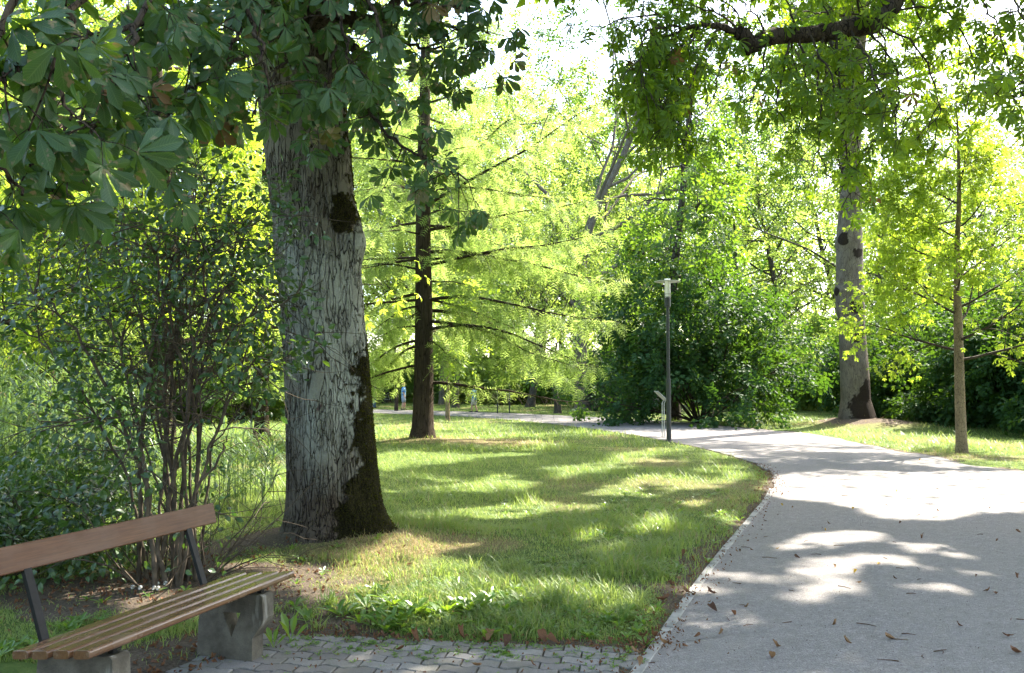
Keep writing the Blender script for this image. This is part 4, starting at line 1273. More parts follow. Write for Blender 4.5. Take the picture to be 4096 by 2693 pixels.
# trees of the wood behind: three kinds, then copies
protos = []
for i, (H, n0, sh, lm) in enumerate([(24, 17, dome, 'wood'), (20, 15, dome, 'wood'), (26, 18, cone, 'wood')]):
    t = broadleaf('woodland_tree', 'x', 'tree', (0, 0), H, rb, spec4(n0, .22, .95, .42, sh, .02, .07, 6, 4), .34, 5, LM[lm], BK['far'], tm=SPRF, ls=(.9, 1.4))
    protos.append(t)
WL = ['leafy round-crowned woodland tree in the wood beyond the far path', 'shorter bushy woodland tree in the wood beyond the far path', 'tall tapering woodland tree in the wood beyond the far path']
spots = []
for (px, Y) in [(300, 70), (345, 80), (375, 86), (410, 80), (440, 98), (462, 90), (490, 84), (515, 100), (540, 88), (565, 104), (590, 92), (612, 84), (635, 100), (650, 90), (665, 82), (700, 92), (735, 62), (760, 92), (790, 60), (820, 84), (850, 68), (880, 56), (920, 66), (955, 76), (1000, 62), (1045, 70),
                (10, 54), (60, 66), (110, 60), (160, 74), (205, 58), (250, 68), (-30, 64), (1090, 62)]:
    spots.append((at(px, 400, Y)[0], Y))
for i, (x, y) in enumerate(spots):
    k = i % 3
    o = protos[k] if i < 3 else copy_tree(protos[k])
    o.location = (x, y + rb.uniform(-2, 2), 0)
    o.rotation_euler = (0, 0, rb.uniform(0, 2 * PI))
    px_, _, _ = proj(np.array([x, y, 2.0]))
    s = rb.uniform(.85, 1.12) * (0.95 if 455 < px_ < 640 else 1.05) * (0.8 if px_ > 700 else 1.0)
    o.scale = (s, s, s * rb.uniform(.92, 1.08))
    o['label'] = WL[k]; o['group'] = ['round trees of the far wood', 'bushy trees of the far wood', 'tapering trees of the far wood'][k]

# unseen trees added behind the camera to dim the sky light from there
for i, (x, y, s) in enumerate([(-9, -15, .7), (-1.5, -17, .75), (6, -16, .7), (14, -13, .75), (-17, -3, .65), (20, -4, .7)]):
    o = copy_tree(protos[i % 2])
    o.location = (x, y, 0); o.rotation_euler = (0, 0, i * 1.3); o.scale = (s, s, s)
    o['label'] = 'leafy unseen tree added behind the viewer to dim the sky light'; o['group'] = 'unseen trees added behind the viewer'

# ================================================================== shrubs
def shrub(name, label, base, H, R, r, ns, leafm, tm, per, ls, stem_r=.03, cat='shrub', group=None, el=(.75, 1.35), mat=None, jit=.1, up=-.01, n1=6, n2=4):
    t = thing(name, label, cat, (base[0], base[1], 0.0), group)
    gb, tips = Geo(), []
    sp = [dict(n=n1, f0=.22, ang=.7, ratio=.42, rr=.55, segs=8, wig=.07, up=up, sides=5, tip=.25),
          dict(n=n2, f0=.2, ang=.8, ratio=.5, rr=.6, segs=5, wig=.15, up=-.01, sides=4),
          dict(segs=4, wig=.2, up=-.05, sides=3)]
    for i in range(ns):
        az = i * 2.4 + r.normal(0, .3); e = r.uniform(*el)
        L = 1.0 / math.hypot(math.cos(e) / R, math.sin(e) / H) * r.uniform(.8, 1.05)
        grow(gb, r, (base[0] + .25 * R * .3 * math.cos(az) * r.random(), base[1] + .25 * R * .3 * math.sin(az) * r.random(), 0), (math.cos(az) * math.cos(e), math.sin(az) * math.cos(e), math.sin(e)), L, stem_r * r.uniform(.6, 1.2), 0, sp, tips)
    gb.build('stems', mat or BK['twig'], t, smooth=True)
    P, A, M = leaves_on(tips, per, r, .4, .8, jit)
    q = P[:, 2] > .06; P, A, M = P[q], A[q], M[q]
    gf = Geo(); place_mix(gf, tm, P, A, M, r.uniform(*ls, len(P)), r.random(len(P)) * .955, r)
    gf.build('foliage', leafm, t)
    return t
rs = np.random.default_rng(71)
b = G(2800, 1692)
hz = shrub('hazel_bush', 'broad dark hazel bush fanning its stems between lamp post and mound tree', b, 5.2, 4.3, rs, 26, LM['dark'], SPR, 6, (.8, 1.2), .05, el=(.35, 1.4))
hp = shrub('shrub', 'x', (0, 0), 4.6, 3.0, rs, 22, LM['dark'], SPR, 8, (.75, 1.1), .035, el=(.3, 1.45))
hspots = [(915, 37, 1.0), (950, 34, .95), (990, 31, 1.0), (1035, 29, 1.0), (1090, 27, 1.0), (930, 41, 1.15), (975, 38, 1.2), (1015, 36, 1.25), (1060, 33, 1.2), (885, 43, 1.1)]
for i, (px, Y, s) in enumerate(hspots):
    o = hp if i == 0 else copy_tree(hp)
    o.location = (at(px, 400, Y)[0] + 0.6, Y, 0); o.rotation_euler = (0, 0, rs.uniform(0, 6.28)); o.scale = (s, s, s * rs.uniform(.95, 1.1))
    o['label'] = 'dense dark shrub in the tall hedge behind the thin young tree'; o['group'] = 'shrubs of the tall dark hedge'; o['category'] = 'shrub'
lp = shrub('shrub', 'x', (0, 0), 3.4, 2.6, rs, 16, LM['wood'], SPR, 7, (.75, 1.2), .03, el=(.4, 1.45))
lspots = [(352, 72, 1.1), (385, 76, 1.2), (430, 70, 1.1), (455, 74, 1.3), (490, 66, .9), (515, 72, 1.2), (545, 68, 1.0), (575, 66, 1.1), (605, 60, 1.0), (630, 64, 1.2), (760, 56, 1.4), (800, 53, 1.3), (835, 50, 1.3), (690, 62, 1.2), (725, 60, 1.2),
          (20, 34, 1.2), (75, 38, 1.3), (140, 34, 1.1), (190, 40, 1.3), (240, 36, 1.2), (285, 42, 1.2), (320, 60, 1.2)]
for i, (px, Y, s) in enumerate(lspots):
    o = lp if i == 0 else copy_tree(lp)
    o.location = (at(px, 400, Y)[0], Y, 0); o.rotation_euler = (0, 0, rs.uniform(0, 6.28)); o.scale = (s, s, s * rs.uniform(.9, 1.2))
    lf = px < 330
    o['label'] = 'light green bushy undergrowth shrub behind the bench thicket' if lf else 'light green bushy undergrowth shrub at the foot of the far wood'
    o['group'] = 'undergrowth shrubs behind the thicket' if lf else 'undergrowth shrubs of the far wood'; o['category'] = 'shrub'
# small dark spruces left of the lamp
rsp = np.random.default_rng(83)
def spruce(base, H, R, r, label):
    t = thing('spruce_tree', label, 'tree', (base[0], base[1], 0))
    g = Geo(); z = np.linspace(0, H, 16)
    tube(g, np.c_[np.full(16, base[0]), np.full(16, base[1]), z], .10 * (1 - z / H) + .012, 8); 
    P, A = [], []
    for i in range(170):
        f = i / 170; az = i * 2.4; L = R * (1 - f) * r.uniform(.75, 1.1) + .1
        z0 = .15 + H * f * .97
        e = np.array([base[0] + L * math.cos(az), base[1] + L * math.sin(az), z0 - .22 * L])
        s0 = np.array([base[0], base[1], z0])
        tube(g, np.array([s0, (s0 + e) / 2 + [0, 0, .04], e]), np.array([.02, .012, .004]), 3)
        k = int(5 + L * 12); u_ = r.uniform(.15, 1, k)
        P.append(s0 + (e - s0) * u_[:, None] + r.normal(0, .05, (k, 3))); A.append(unit((e - s0) / (L + .01) + r.normal(0, .55, (k, 3))))
    g.build('trunk', BK['larch'], t, smooth=True)
    P = np.concatenate(P); A = np.concatenate(A); gf = Geo()
    place_mix(gf, FRONDS, P, A, np.array([0, 0, 1.]) + r.normal(0, .3, P.shape), r.uniform(.35, .65, len(P)), r.random(len(P)), r)
    gf.build('needles', LM['spruce'], t)
for px, Y, H, R, lab in [(628, 46, 4.4, 1.7, 'dark blue-green spruce with boughs to the ground, left of the information board'), (652, 49, 6.0, 2.0, 'taller dark spruce directly behind the information board'), (606, 52, 3.0, 1.4, 'lowest dark spruce, between the oak trunk and the other spruces')]:
    spruce((at(px, 400, Y)[0], Y), H, R, rsp, lab)

# ================================================================== thicket behind the bench
rk = np.random.default_rng(97)
OVS = [spray(OV, 4, .17, .062, rk) for _ in range(5)]
th = thing('shrub', 'tall leafy shrub with many bare brown stems fanning from one base behind the bench', 'shrub', (SHRUB[0], SHRUB[1], 0.0))
gs, tips = Geo(), []
SPT = [dict(n=6, f0=.42, ang=.75, ratio=.34, rr=.5, segs=9, wig=.06, up=-.035, sides=6, tip=.3),
       dict(n=4, f0=.15, ang=.8, ratio=.55, rr=.6, segs=5, wig=.15, up=-.04, sides=4),
       dict(segs=4, wig=.18, up=-.08, sides=3)]
ends = [(20, 330), (60, 270), (95, 235), (120, 215), (150, 205), (175, 200), (195, 215), (215, 225), (235, 250), (255, 268), (140, 250), (185, 245), (205, 255), (290, 300), (282, 345), (40, 420), (85, 300), (160, 220), (110, 270), (230, 285), (20, 285), (255, 310), (227, 440)]
for i, (ex, ey) in enumerate(ends):
    Ye = SHRUB[1] + rk.uniform(-.9, 1.1)
    e = at(ex, ey, Ye)
    s = np.array([SHRUB[0] + rk.normal(0, .14), SHRUB[1] + rk.normal(0, .14), 0.0])
    out = e - s
    m1 = s + out * [.22, .22, .45] + rk.normal(0, .05, 3); m2 = s + out * [.6, .6, .85] + rk.normal(0, .07, 3) + [0, 0, .10]
    pts = catmull(np.array([s, m1, m2, e]), 22); pts[2:] += rk.normal(0, .012, (20, 3))
    r_ = rk.uniform(.011, .021)
    tube(gs, pts, np.linspace(r_, .005, 22), 7)
    for j in range(0 if ey == 440 else 9):
        a = rk.integers(7, 21)
        ax = unit(pts[a] - pts[a - 1])
        grow(gs, rk, pts[a], unit(ax * .7 + rk.normal(0, .6, 3) * [1, 1, .8] - [.25 if ex > 250 else 0, 0, 0]), rk.uniform(.45, .95), .007, 1, SPT, tips)
    tips.append(pts[14:])
for j in range(26):      # low leafy shoots at the base
    az = rk.uniform(0, 2 * PI)
    grow(gs, rk, (SHRUB[0] + .25 * math.cos(az), SHRUB[1] + .2 * math.sin(az), 0), (math.cos(az) * .6, math.sin(az) * .6, .7), rk.uniform(.5, 1.3), .008, 1, SPT, tips)
gs.build('stems', BK['stem'], th, smooth=True)
P, A, M = leaves_on(tips, 3, rk, .55, .6, .05)
M = M + np.array([0, -.25, 0])
q = P[:, 2] > .1; P, A, M = P[q], A[q], M[q]
# thin the middle where the stems show bare
px, py, d = proj(P)
bareq = np.exp(-((px - 185) / 50) ** 2 - ((py - 400) / 110) ** 2) * .65 + .75 * sm(px, 205, 225) * sm(py, 400, 425) + .3
q = (rk.random(len(P)) > bareq) & (rk.random(len(P)) > sm(px, 300, 325)); P, A, M = P[q], A[q], M[q]
gf = Geo(); place_mix(gf, OVS, P, A, M, rk.uniform(.7, 1.25, len(P)), rk.random(len(P)) * .965, rk)
gf.build('foliage', LM['shrub'], th)

# one bare slanting stick and the lower brambles left of the bench
br = shrub('bramble', 'low bright green bramble bush behind the left half of the bench', G(170, 2200), .9, 1.1, rk, 12, LM['shrub'], OVS, 3, (.9, 1.5), .008, el=(.3, 1.3))
br2 = shrub('bramble', 'low leafy bramble in the shade behind the left end of the bench backrest', G(0, 2330), .7, .9, rk, 10, LM['shrub'], OVS, 3, (.9, 1.5), .008, el=(.3, 1.3))

# chestnuts and a conifer behind the thicket
rq = np.random.default_rng(101)
def back_chestnut(label, base, H, lm, per, size):
    t = thing('chestnut_tree', label, 'tree', (base[0], base[1], 0))
    gb, tips = Geo(), []
    sp = [dict(n=22, f0=.13, ang=1.2, ratio=.42, rr=.4, segs=9, wig=.05, up=.03, sides=12, tip=.3, shape=lambda f: 1.1 - .5 * f),
          dict(n=7, f0=.3, ang=.8, ratio=.5, rr=.45, segs=8, wig=.12, up=-.03, sides=5, tip=.3),
          dict(n=5, f0=.3, ang=.8, ratio=.5, rr=.5, segs=5, wig=.18, up=-.05, sides=4),
          dict(segs=4, wig=.2, up=-.1, sides=3)]
    grow(gb, rq, (base[0], base[1], -.1), (0, 0, 1), H, .3, 0, sp, tips)
    gb.build('trunk', BK['limb'], t, smooth=True)
    P, A, M = leaves_on(tips, per, rq, .5, .7, .15)
    q = (P[:, 2] > 2.0) & ((P[:, 2] < 5.5) | (rq.random(len(P)) < .6)); P, A, M = P[q], A[q], M[q]
    q = carve(P, .15, rq); P, A, M = P[q], A[q], M[q]
    gf = Geo(); place_mix(gf, PALM_LO, P, A, M, rq.uniform(*size, len(P)), rq.random(len(P)) * .97, rq)
    gf.build('foliage', LM[lm], t)
back_chestnut('chestnut with sunlit yellow-green leaves and dark branches behind the tall thicket shrub', at(165, 400, 17.5)[:2], 9.0, 'yellow', 8, (.14, .22))
back_chestnut('chestnut with glowing leaves at the left edge, behind the reeds', at(-10, 400, 21)[:2], 12.0, 'yellow', 9, (.15, .24))
larch(at(45, 400, 19)[:2], 10.0, 4.2, rq, 1.2, 13, .36, 'shaded larch with long dark level boughs at the left, behind the reeds', None, .17, nb=46, sec=.2)
larch(at(262, 400, 24)[:2], 12.0, 4.0, rq, 1.5, 12, .38, 'bright feathery larch seen between the thicket and the big chestnut trunk', None, .18, nb=44, sec=.2)

# reeds
rr_ = np.random.default_rng(113)
gr = Geo()
for i in range(420):
    px = rr_.uniform(-60, 135) if i < 330 else rr_.uniform(135, 275)
    Y = rr_.uniform(8.5, 12.5) if i < 330 else rr_.uniform(10.5, 13.5)
    x = at(px, 400, Y)[0]; H = (rr_.uniform(1.3, 2.0) if i < 330 else rr_.uniform(.6, 1.1))
    b0 = np.array([x, Y, 0]); ln = rr_.normal(0, .08, 2)
    tt = np.linspace(0, 1, 6)
    pts = b0 + np.c_[ln[0] * tt ** 2 * H, ln[1] * tt ** 2 * H, tt * H]
    tube(gr, pts, np.linspace(.005, .002, 6), 4, rr_.random() * .9)
    for k in range(9):
        f = rr_.uniform(.15, 1); q = b0 + np.array([ln[0] * f * f * H, ln[1] * f * f * H, f * H])
        az = rr_.uniform(0, 2 * PI); dr = np.array([math.cos(az), math.sin(az), 0]); L = rr_.uniform(.35, .75)
        sd = np.array([-dr[1], dr[0], 0]) * rr_.uniform(.007, .012)
        u_ = np.linspace(0, 1, 6)
        cen = q + dr * (u_ * L * .85)[:, None] + np.array([0, 0, 1.0]) * (u_ * L * .75 - u_ ** 2 * L * rr_.uniform(.5, 1.1))[:, None]
        wd = np.array([.6, 1, 1, .8, .5, 0])[:, None]
        V = np.concatenate([cen - sd * wd, cen + sd * wd])
        T = []
        for s in range(5): T += [[s, s + 1, s + 7], [s, s + 7, s + 6]]
        gr.add(V, T, None, rr_.random())
tag(gr.build('reeds', LM['reed']), kind='stuff')

# ================================================================== bench
bench = thing('park_bench', 'park bench of varnished brown planks on grey concrete legs', 'bench', (BL[0], BL[1], 0.0))
bench.rotation_euler = (0, 0, math.atan2(BU[1], BU[0]))
BLen = float(np.linalg.norm((BR - BL)[:2]))
O3 = np.zeros(3)
m = NM('varnished_plank')
P_ = m.coord('Object', (1.2, 22, 22))
gn = m.noise(P_, 3.0, 6, 0.65); g2 = m.noise(m.coord('Object', (3, 90, 90)), 2.0, 4, 0.7); bl = m.noise(m.coord('Object', (2.0, 3, 3)), 1.6, 4, 0.6)
c = m.mix(m.ramp(gn, [(0.3, 0.0), (0.7, 1.0)]), (0.085, 0.036, 0.016), (0.165, 0.082, 0.038))
c = m.mix(m.ramp(g2, [(0.35, 0.5), (0.6, 0.0)]), c, (0.06, 0.03, 0.016))
c = m.mix(m.ramp(bl, [(0.45, 0.0), (0.7, 0.4)]), c, (0.19, 0.14, 0.105))
m.col(c)
m.l(m.ramp(bl, [(0.3, 0.16), (0.7, 0.36)]), m.b.inputs['Roughness'])
m.b.inputs['Specular IOR Level'].default_value = 0.6
m.bump(m.math('ADD', gn, m.math('MULTIPLY', g2, .6)), 0.18, 0.004)
WOOD = m.m
STEEL = plain('black_steel', (0.008, 0.008, 0.009), 0.5, var=0.3, scale=40, bump=0.2, spec=0.2)
m = NM('cast_concrete')
P_ = m.coord('Object')
n1 = m.noise(P_, 9, 5, .65); n2 = m.noise(P_, 130, 3, .7); n3 = m.noise(m.coord('Object', (14, 14, 2.5)), 1.0, 3)
c = m.mix(m.ramp(n1, [(0.35, 0.0), (0.65, 1.0)]), (0.075, 0.064, 0.05), (0.15, 0.132, 0.105))
c = m.mix(m.ramp(n2, [(0.3, 0.6), (0.5, 0.0)]), c, (0.08, 0.072, 0.062))
c = m.mix(m.ramp(n3, [(0.60, 0.0), (0.72, 0.6)]), c, (0.40, 0.38, 0.34))
m.col(c); m.set(rough=0.95, spec=0.15); m.bump(m.math('ADD', n2, n1), 0.6, 0.01)
CONC = m.m

def plank(g, x0, x1, cy, cz, wid, thk, tilt, r=0.012, sag=0.0):
    """rounded plank along x; tilt turns it about x"""
    ns = 4; prof = []
    hw, ht = wid / 2, thk / 2
    for (sx, sz, a0) in [(1, 1, 0), (-1, 1, PI / 2), (-1, -1, PI), (1, -1, 3 * PI / 2)]:
        for k in range(ns):
            a = a0 + k / (ns - 1) * PI / 2
            prof.append((sx * (hw - r) + r * math.cos(a), sz * (ht - r) + r * math.sin(a)))
    prof = np.array(prof)
    ct, st = math.cos(tilt), math.sin(tilt)
    pr = np.c_[prof[:, 0] * ct - prof[:, 1] * st + cy, prof[:, 0] * st + prof[:, 1] * ct + cz]
    xs_ = np.array([x0, x0 + .004, *np.linspace(x0 + .2, x1 - .2, 6), x1 - .004, x1])
    k = len(pr); n = len(xs_)
    V = []
    for i, x in enumerate(xs_):
        sc = .94 if i in (0, n - 1) else 1
        V.append(np.c_[np.full(k, x), cy + (pr[:, 0] - cy) * sc, cz + (pr[:, 1] - cz) * sc])
    V = np.concatenate(V + [np.array([[x0, cy, cz], [x1, cy, cz]])])
    T = []
    for i in range(n - 1):
        for j in range(k):
            a, b = i * k + j, i * k + (j + 1) % k
            T += [[a, b + k, b], [a, a + k, b + k]]
    for j in range(k):
        T += [[n * k, j, (j + 1) % k], [n * k + 1, (n - 1) * k + (j + 1) % k, (n - 1) * k + j]]
    g.add(V, T)
g = Geo()
TI = -math.radians(5.5)
for k in range(4):
    d = .044 + .113 * k
    plank(g, -.01 + .004 * (k % 2), BLen + .005 * (k % 2), d, .44 + math.tan(TI) * d, .088, .038, TI)
g.build('seat', WOOD, bench, origin=O3)
g = Geo(); plank(g, -0.55, BLen - .005, .592, .782, .128, .036, PI / 2 - math.radians(14), .008)
WB = WOOD.copy(); WB.name = 'darkened_plank'  # seat wood copied darker, offsetting the sun and sky light the backrest catches
for nd in WB.node_tree.nodes:
    if nd.type == 'VALTORGB' and nd.outputs[0].is_linked: pass
    if nd.type == 'MIX':
        for k in (6, 7):
            if not nd.inputs[k].is_linked:
                v = nd.inputs[k].default_value; nd.inputs[k].default_value = (v[0] * .80, v[1] * .72, v[2] * .72, 1)
bs = WB.node_tree.nodes['Principled BSDF']; bs.inputs['Specular IOR Level'].default_value = 0.3
for lk in list(bs.inputs['Roughness'].links): WB.node_tree.links.remove(lk)
bs.inputs['Roughness'].default_value = 0.5
g.build('backrest', WB, bench, origin=O3)
from mathutils.geometry import tessellate_polygon
outer = [(.075, -.05), (.075, .135), (.012, .225), (.005, .25), (.012, .372), (.03, .385), (.41, .352), (.43, .335), (.44, .20), (.45, -.05)]
hole = [(.155, .275), (.275, .272), (.215, .13)]
def leg(xc):
    g = Geo(); w2 = .055
    pts = outer + hole
    tri = tessellate_polygon([[Vector((a, b, 0)) for a, b in outer], [Vector((a, b, 0)) for a, b in hole]])
    n = len(pts)
    V = np.array([[xc - w2, a, b] for a, b in pts] + [[xc + w2, a, b] for a, b in pts])
    T = []
    for t in tri:
        T += [[t[0], t[1], t[2]], [t[2] + n, t[1] + n, t[0] + n]]
    for off, L_ in ((0, len(outer)), (len(outer), 3)):
        for i in range(L_):
            a, b = off + i, off + (i + 1) % L_
            T += [[a, b, b + n], [a, b + n, a + n]]
    g.add(V, T)
    g.build('leg', CONC, bench, origin=O3)
    g = Geo()
    Rt = np.array([[1, 0, 0], [0, math.cos(TI), -math.sin(TI)], [0, math.sin(TI), math.cos(TI)]])
    box(g, (xc, .235, .3955), (.05, .40, .022), Rt, bev=.002)
    box(g, (xc, .06, .40), (.03, .03, .03), None, bev=.002)
    a = np.array([.43, .385]); b = np.array([.60, .835]); dd = b - a; L_ = np.hypot(*dd); th_ = math.atan2(dd[1], dd[0])
    Rb = np.array([[1, 0, 0], [0, math.cos(th_), -math.sin(th_)], [0, math.sin(th_), math.cos(th_)]])
    mid = (a + b) / 2
    box(g, (xc, mid[0] + .012, mid[1]), (.045, L_, .022), Rb, bev=.002)
    g.build('backrest_support', STEEL, bench, origin=O3)
leg(BLen - .27); leg(BLen - 1.43)

# ================================================================== lamp post, board, posts
PAINT = plain('grey_lamp_paint', (0.038, 0.04, 0.042), 0.45, var=0.15, scale=30, bump=0.05, spec=0.5)
lamp = thing('street_lamp', 'slim grey lamp post with white cylinder light and flat round disc', 'street lamp', (LAMP[0], LAMP[1], 0))
def cyl(g, x, y, z0, z1, r, n=24, bev=.004):
    tube(g, np.array([[x, y, z0], [x, y, z0 + bev], [x, y, z1 - bev], [x, y, z1]]), np.array([r - bev, r, r, r - bev]), n, cap=True)
ux = LAMP[1] / 3400.0
zl = lambda sy: at(LAMP[0] / LAMP[1] * 850 + 512, sy / 4, LAMP[1])[2]
x_, y_ = LAMP
g = Geo(); cyl(g, x_, y_, -.05, zl(1515), 9.6 * ux); cyl(g, x_, y_, -.05, .03, 14 * ux)
g.build('lower_pole', PAINT, lamp, smooth=False)
g = Geo(); cyl(g, x_, y_, zl(1516), zl(1226), 6.7 * ux); g.build('upper_pole', PAINT, lamp)
g = Geo(); cyl(g, x_, y_, zl(1227), zl(1190), 12.6 * ux); g.build('collar', PAINT, lamp)
m = NM('opal_glass'); m.col((0.90, 0.90, 0.86)); m.set(rough=0.25, spec=0.5)
tr_ = m.n('ShaderNodeBsdfTranslucent'); tr_.inputs[0].default_value = (.95, .95, .88, 1)
mx_ = m.n('ShaderNodeMixShader'); mx_.inputs[0].default_value = .5
m.l(m.b.outputs[0], mx_.inputs[1]); m.l(tr_.outputs[0], mx_.inputs[2]); m.l(mx_.outputs[0], m.o.inputs[0])
g = Geo(); cyl(g, x_, y_, zl(1191), zl(1115), 12.0 * ux); g.build('light_cylinder', m.m, lamp)
g = Geo()
zd = zl(1126); k = 40; an = np.arange(k) * 2 * PI / k
V = [[x_ + 12.6 * ux * math.cos(a), y_ + 12.6 * ux * math.sin(a), zd + s_] for s_ in (-.004, .012) for a in an] + [[x_ + 52 * ux * math.cos(a), y_ + 52 * ux * math.sin(a), zd + s_] for s_ in (-.006, .004) for a in an]
T = []
for i in range(k):
    j = (i + 1) % k
    a, b, c, d = i, k + i, 2 * k + i, 3 * k + i
    a2, b2, c2, d2 = j, k + j, 2 * k + j, 3 * k + j
    T += [[a, c, c2], [a, c2, a2], [b, b2, d2], [b, d2, d], [c, d, d2], [c, d2, c2]]
g.add(V, T)
g.build('disc', plain('pale_disc', (0.55, 0.56, 0.55), .4, var=.05, bump=0), lamp)
for i in range(4):
    a = i * PI / 2 + .35
    g = Geo(); tube(g, np.array([[x_ + 13.6 * ux * math.cos(a), y_ + 13.6 * ux * math.sin(a), zl(1192)], [x_ + 13.6 * ux * math.cos(a), y_ + 13.6 * ux * math.sin(a), zl(1122)]]), .006, 6, cap=True)
    g.build('cage_rod', PAINT, lamp)
for sy in (1177, 1188, 1126):
    g = Geo(); aa = np.linspace(0, 2 * PI, 33)
    tube(g, np.c_[x_ + 14.2 * ux * np.cos(aa), y_ + 14.2 * ux * np.sin(aa), np.full(33, zl(sy))], .006, 6, closed=True)
    g.build('cage_ring', PAINT, lamp)

BD = G(2654, 1750)
bd = thing('information_board', 'slanted reading board on a thin pale metal post, just left of the lamp post', 'sign', (BD[0], BD[1], 0))
GALV = plain('galvanised_metal', (0.30, 0.32, 0.31), .5, metal=.0, var=.15, bump=.05)
zb = at(2656 / 4, 1601 / 4, BD[1])[2]
g = Geo(); tube(g, np.array([[BD[0], BD[1] - .12, -.05], [BD[0] + .005, BD[1] - .12, zb - .1], [BD[0] + .06, BD[1] - .12, zb + .02]]), .017, 8); g.build('post', GALV, bd)
g = Geo(); tube(g, np.array([[BD[0], BD[1] + .22, -.05], [BD[0] + .005, BD[1] + .22, zb - .1], [BD[0] + .06, BD[1] + .22, zb + .02]]), .017, 8); g.build('post', GALV, bd)
th_ = math.radians(44)
Rp_ = np.array([[math.cos(th_), 0, math.sin(th_)], [0, 1, 0], [-math.sin(th_), 0, math.cos(th_)]])
g = Geo(); box(g, (BD[0] - .06, BD[1] + .05, zb + .13), (.40, .66, .025), Rp_, bev=.004); g.build('frame', GALV, bd)
g = Geo(); box(g, np.array([BD[0] - .06, BD[1] + .05, zb + .13]) + Rp_ @ np.array([0, 0, .0145]), (.36, .62, .006), Rp_, bev=.001); g.build('panel', plain('board_face', (0.55, 0.56, 0.52), .3, var=.2, scale=9, bump=0), bd)

for sx, lab in ((1990, 'left one of two thin dark posts on the grass verge beyond the path'), (2038, 'right one of two thin dark posts on the grass verge beyond the path')):
    b = G(sx, 1653)
    g = Geo(); cyl(g, b[0], b[1], -.05, at(sx / 4, 1562 / 4, b[1])[2], .035, 10); cyl(g, b[0], b[1], at(sx / 4, 1562 / 4, b[1])[2], at(sx / 4, 1556 / 4, b[1])[2], .045, 10)
    o = g.build('post', plain('dark_post', (.025, .028, .026), .6), None, origin=(b[0], b[1], 0)); tag(o, lab, 'post', 'thin posts on the verge')
b = G(1585, 1643)
g = Geo(); tube(g, np.array([[b[0], b[1], -.05], [b[0], b[1], .1], [b[0] + .02, b[1], 1.2], [b[0], b[1], 1.5]]), np.array([.13, .12, .10, .09]), 10, cap=True)
tag(g.build('bollard', BK['larch'], None, origin=(b[0], b[1], 0)), 'dark round wooden bollard in front of the boy in the blue tie-dye shirt', 'bollard')

# ================================================================== people on the far path
SKIN = plain('skin', (0.45, 0.27, 0.19), .6, var=.05, bump=0)
def skinned(name, chains, mat, parent, sub=1):
    """one continuous skin surface over connected joints: list of (points, radii); first point of later chains may be an index into the verts"""
    V, Ed, Rd = [], [], []
    for pts, rad, root in chains:
        prev = root
        for p, r in zip(pts, rad):
            V.append(p); Rd.append(r)
            if prev is not None: Ed.append((prev, len(V) - 1))
            prev = len(V) - 1
    me = bpy.data.meshes.new(name); me.from_pydata([tuple(v) for v in V], Ed, [])
    o = newobj(name, me, parent); me.materials.append(mat)
    md = o.modifiers.new('skin', 'SKIN'); md.use_smooth_shade = True
    if not me.skin_vertices: me.skin_vertices.new()
    for i, sv in enumerate(me.skin_vertices[0].data):
        rr2 = Rd[i]; sv.radius = rr2 if isinstance(rr2, tuple) else (rr2, rr2)
        sv.use_root = (i == 0)
    s2 = o.modifiers.new('subdivision', 'SUBSURF'); s2.levels = sub; s2.render_levels = sub
    return o
def cone_mesh(g, rings, n=16):
    pts = np.array([r[:3] for r in rings]); V = []
    for (x, y, z, rx, ry) in rings:
        for k in range(n):
            a = 2 * PI * k / n; V.append([x + rx * math.cos(a), y + ry * math.sin(a), z])
    T = []
    for i in range(len(rings) - 1):
        for k in range(n):
            a, b = i * n + k, i * n + (k + 1) % n
            T += [[a, b, b + n], [a, b + n, a + n]]
    T += [[0, k + 1, k] for k in range(1, n - 1)]
    q = (len(rings) - 1) * n
    T += [[q, q + k, q + k + 1] for k in range(1, n - 1)]
    g.add(V, T)
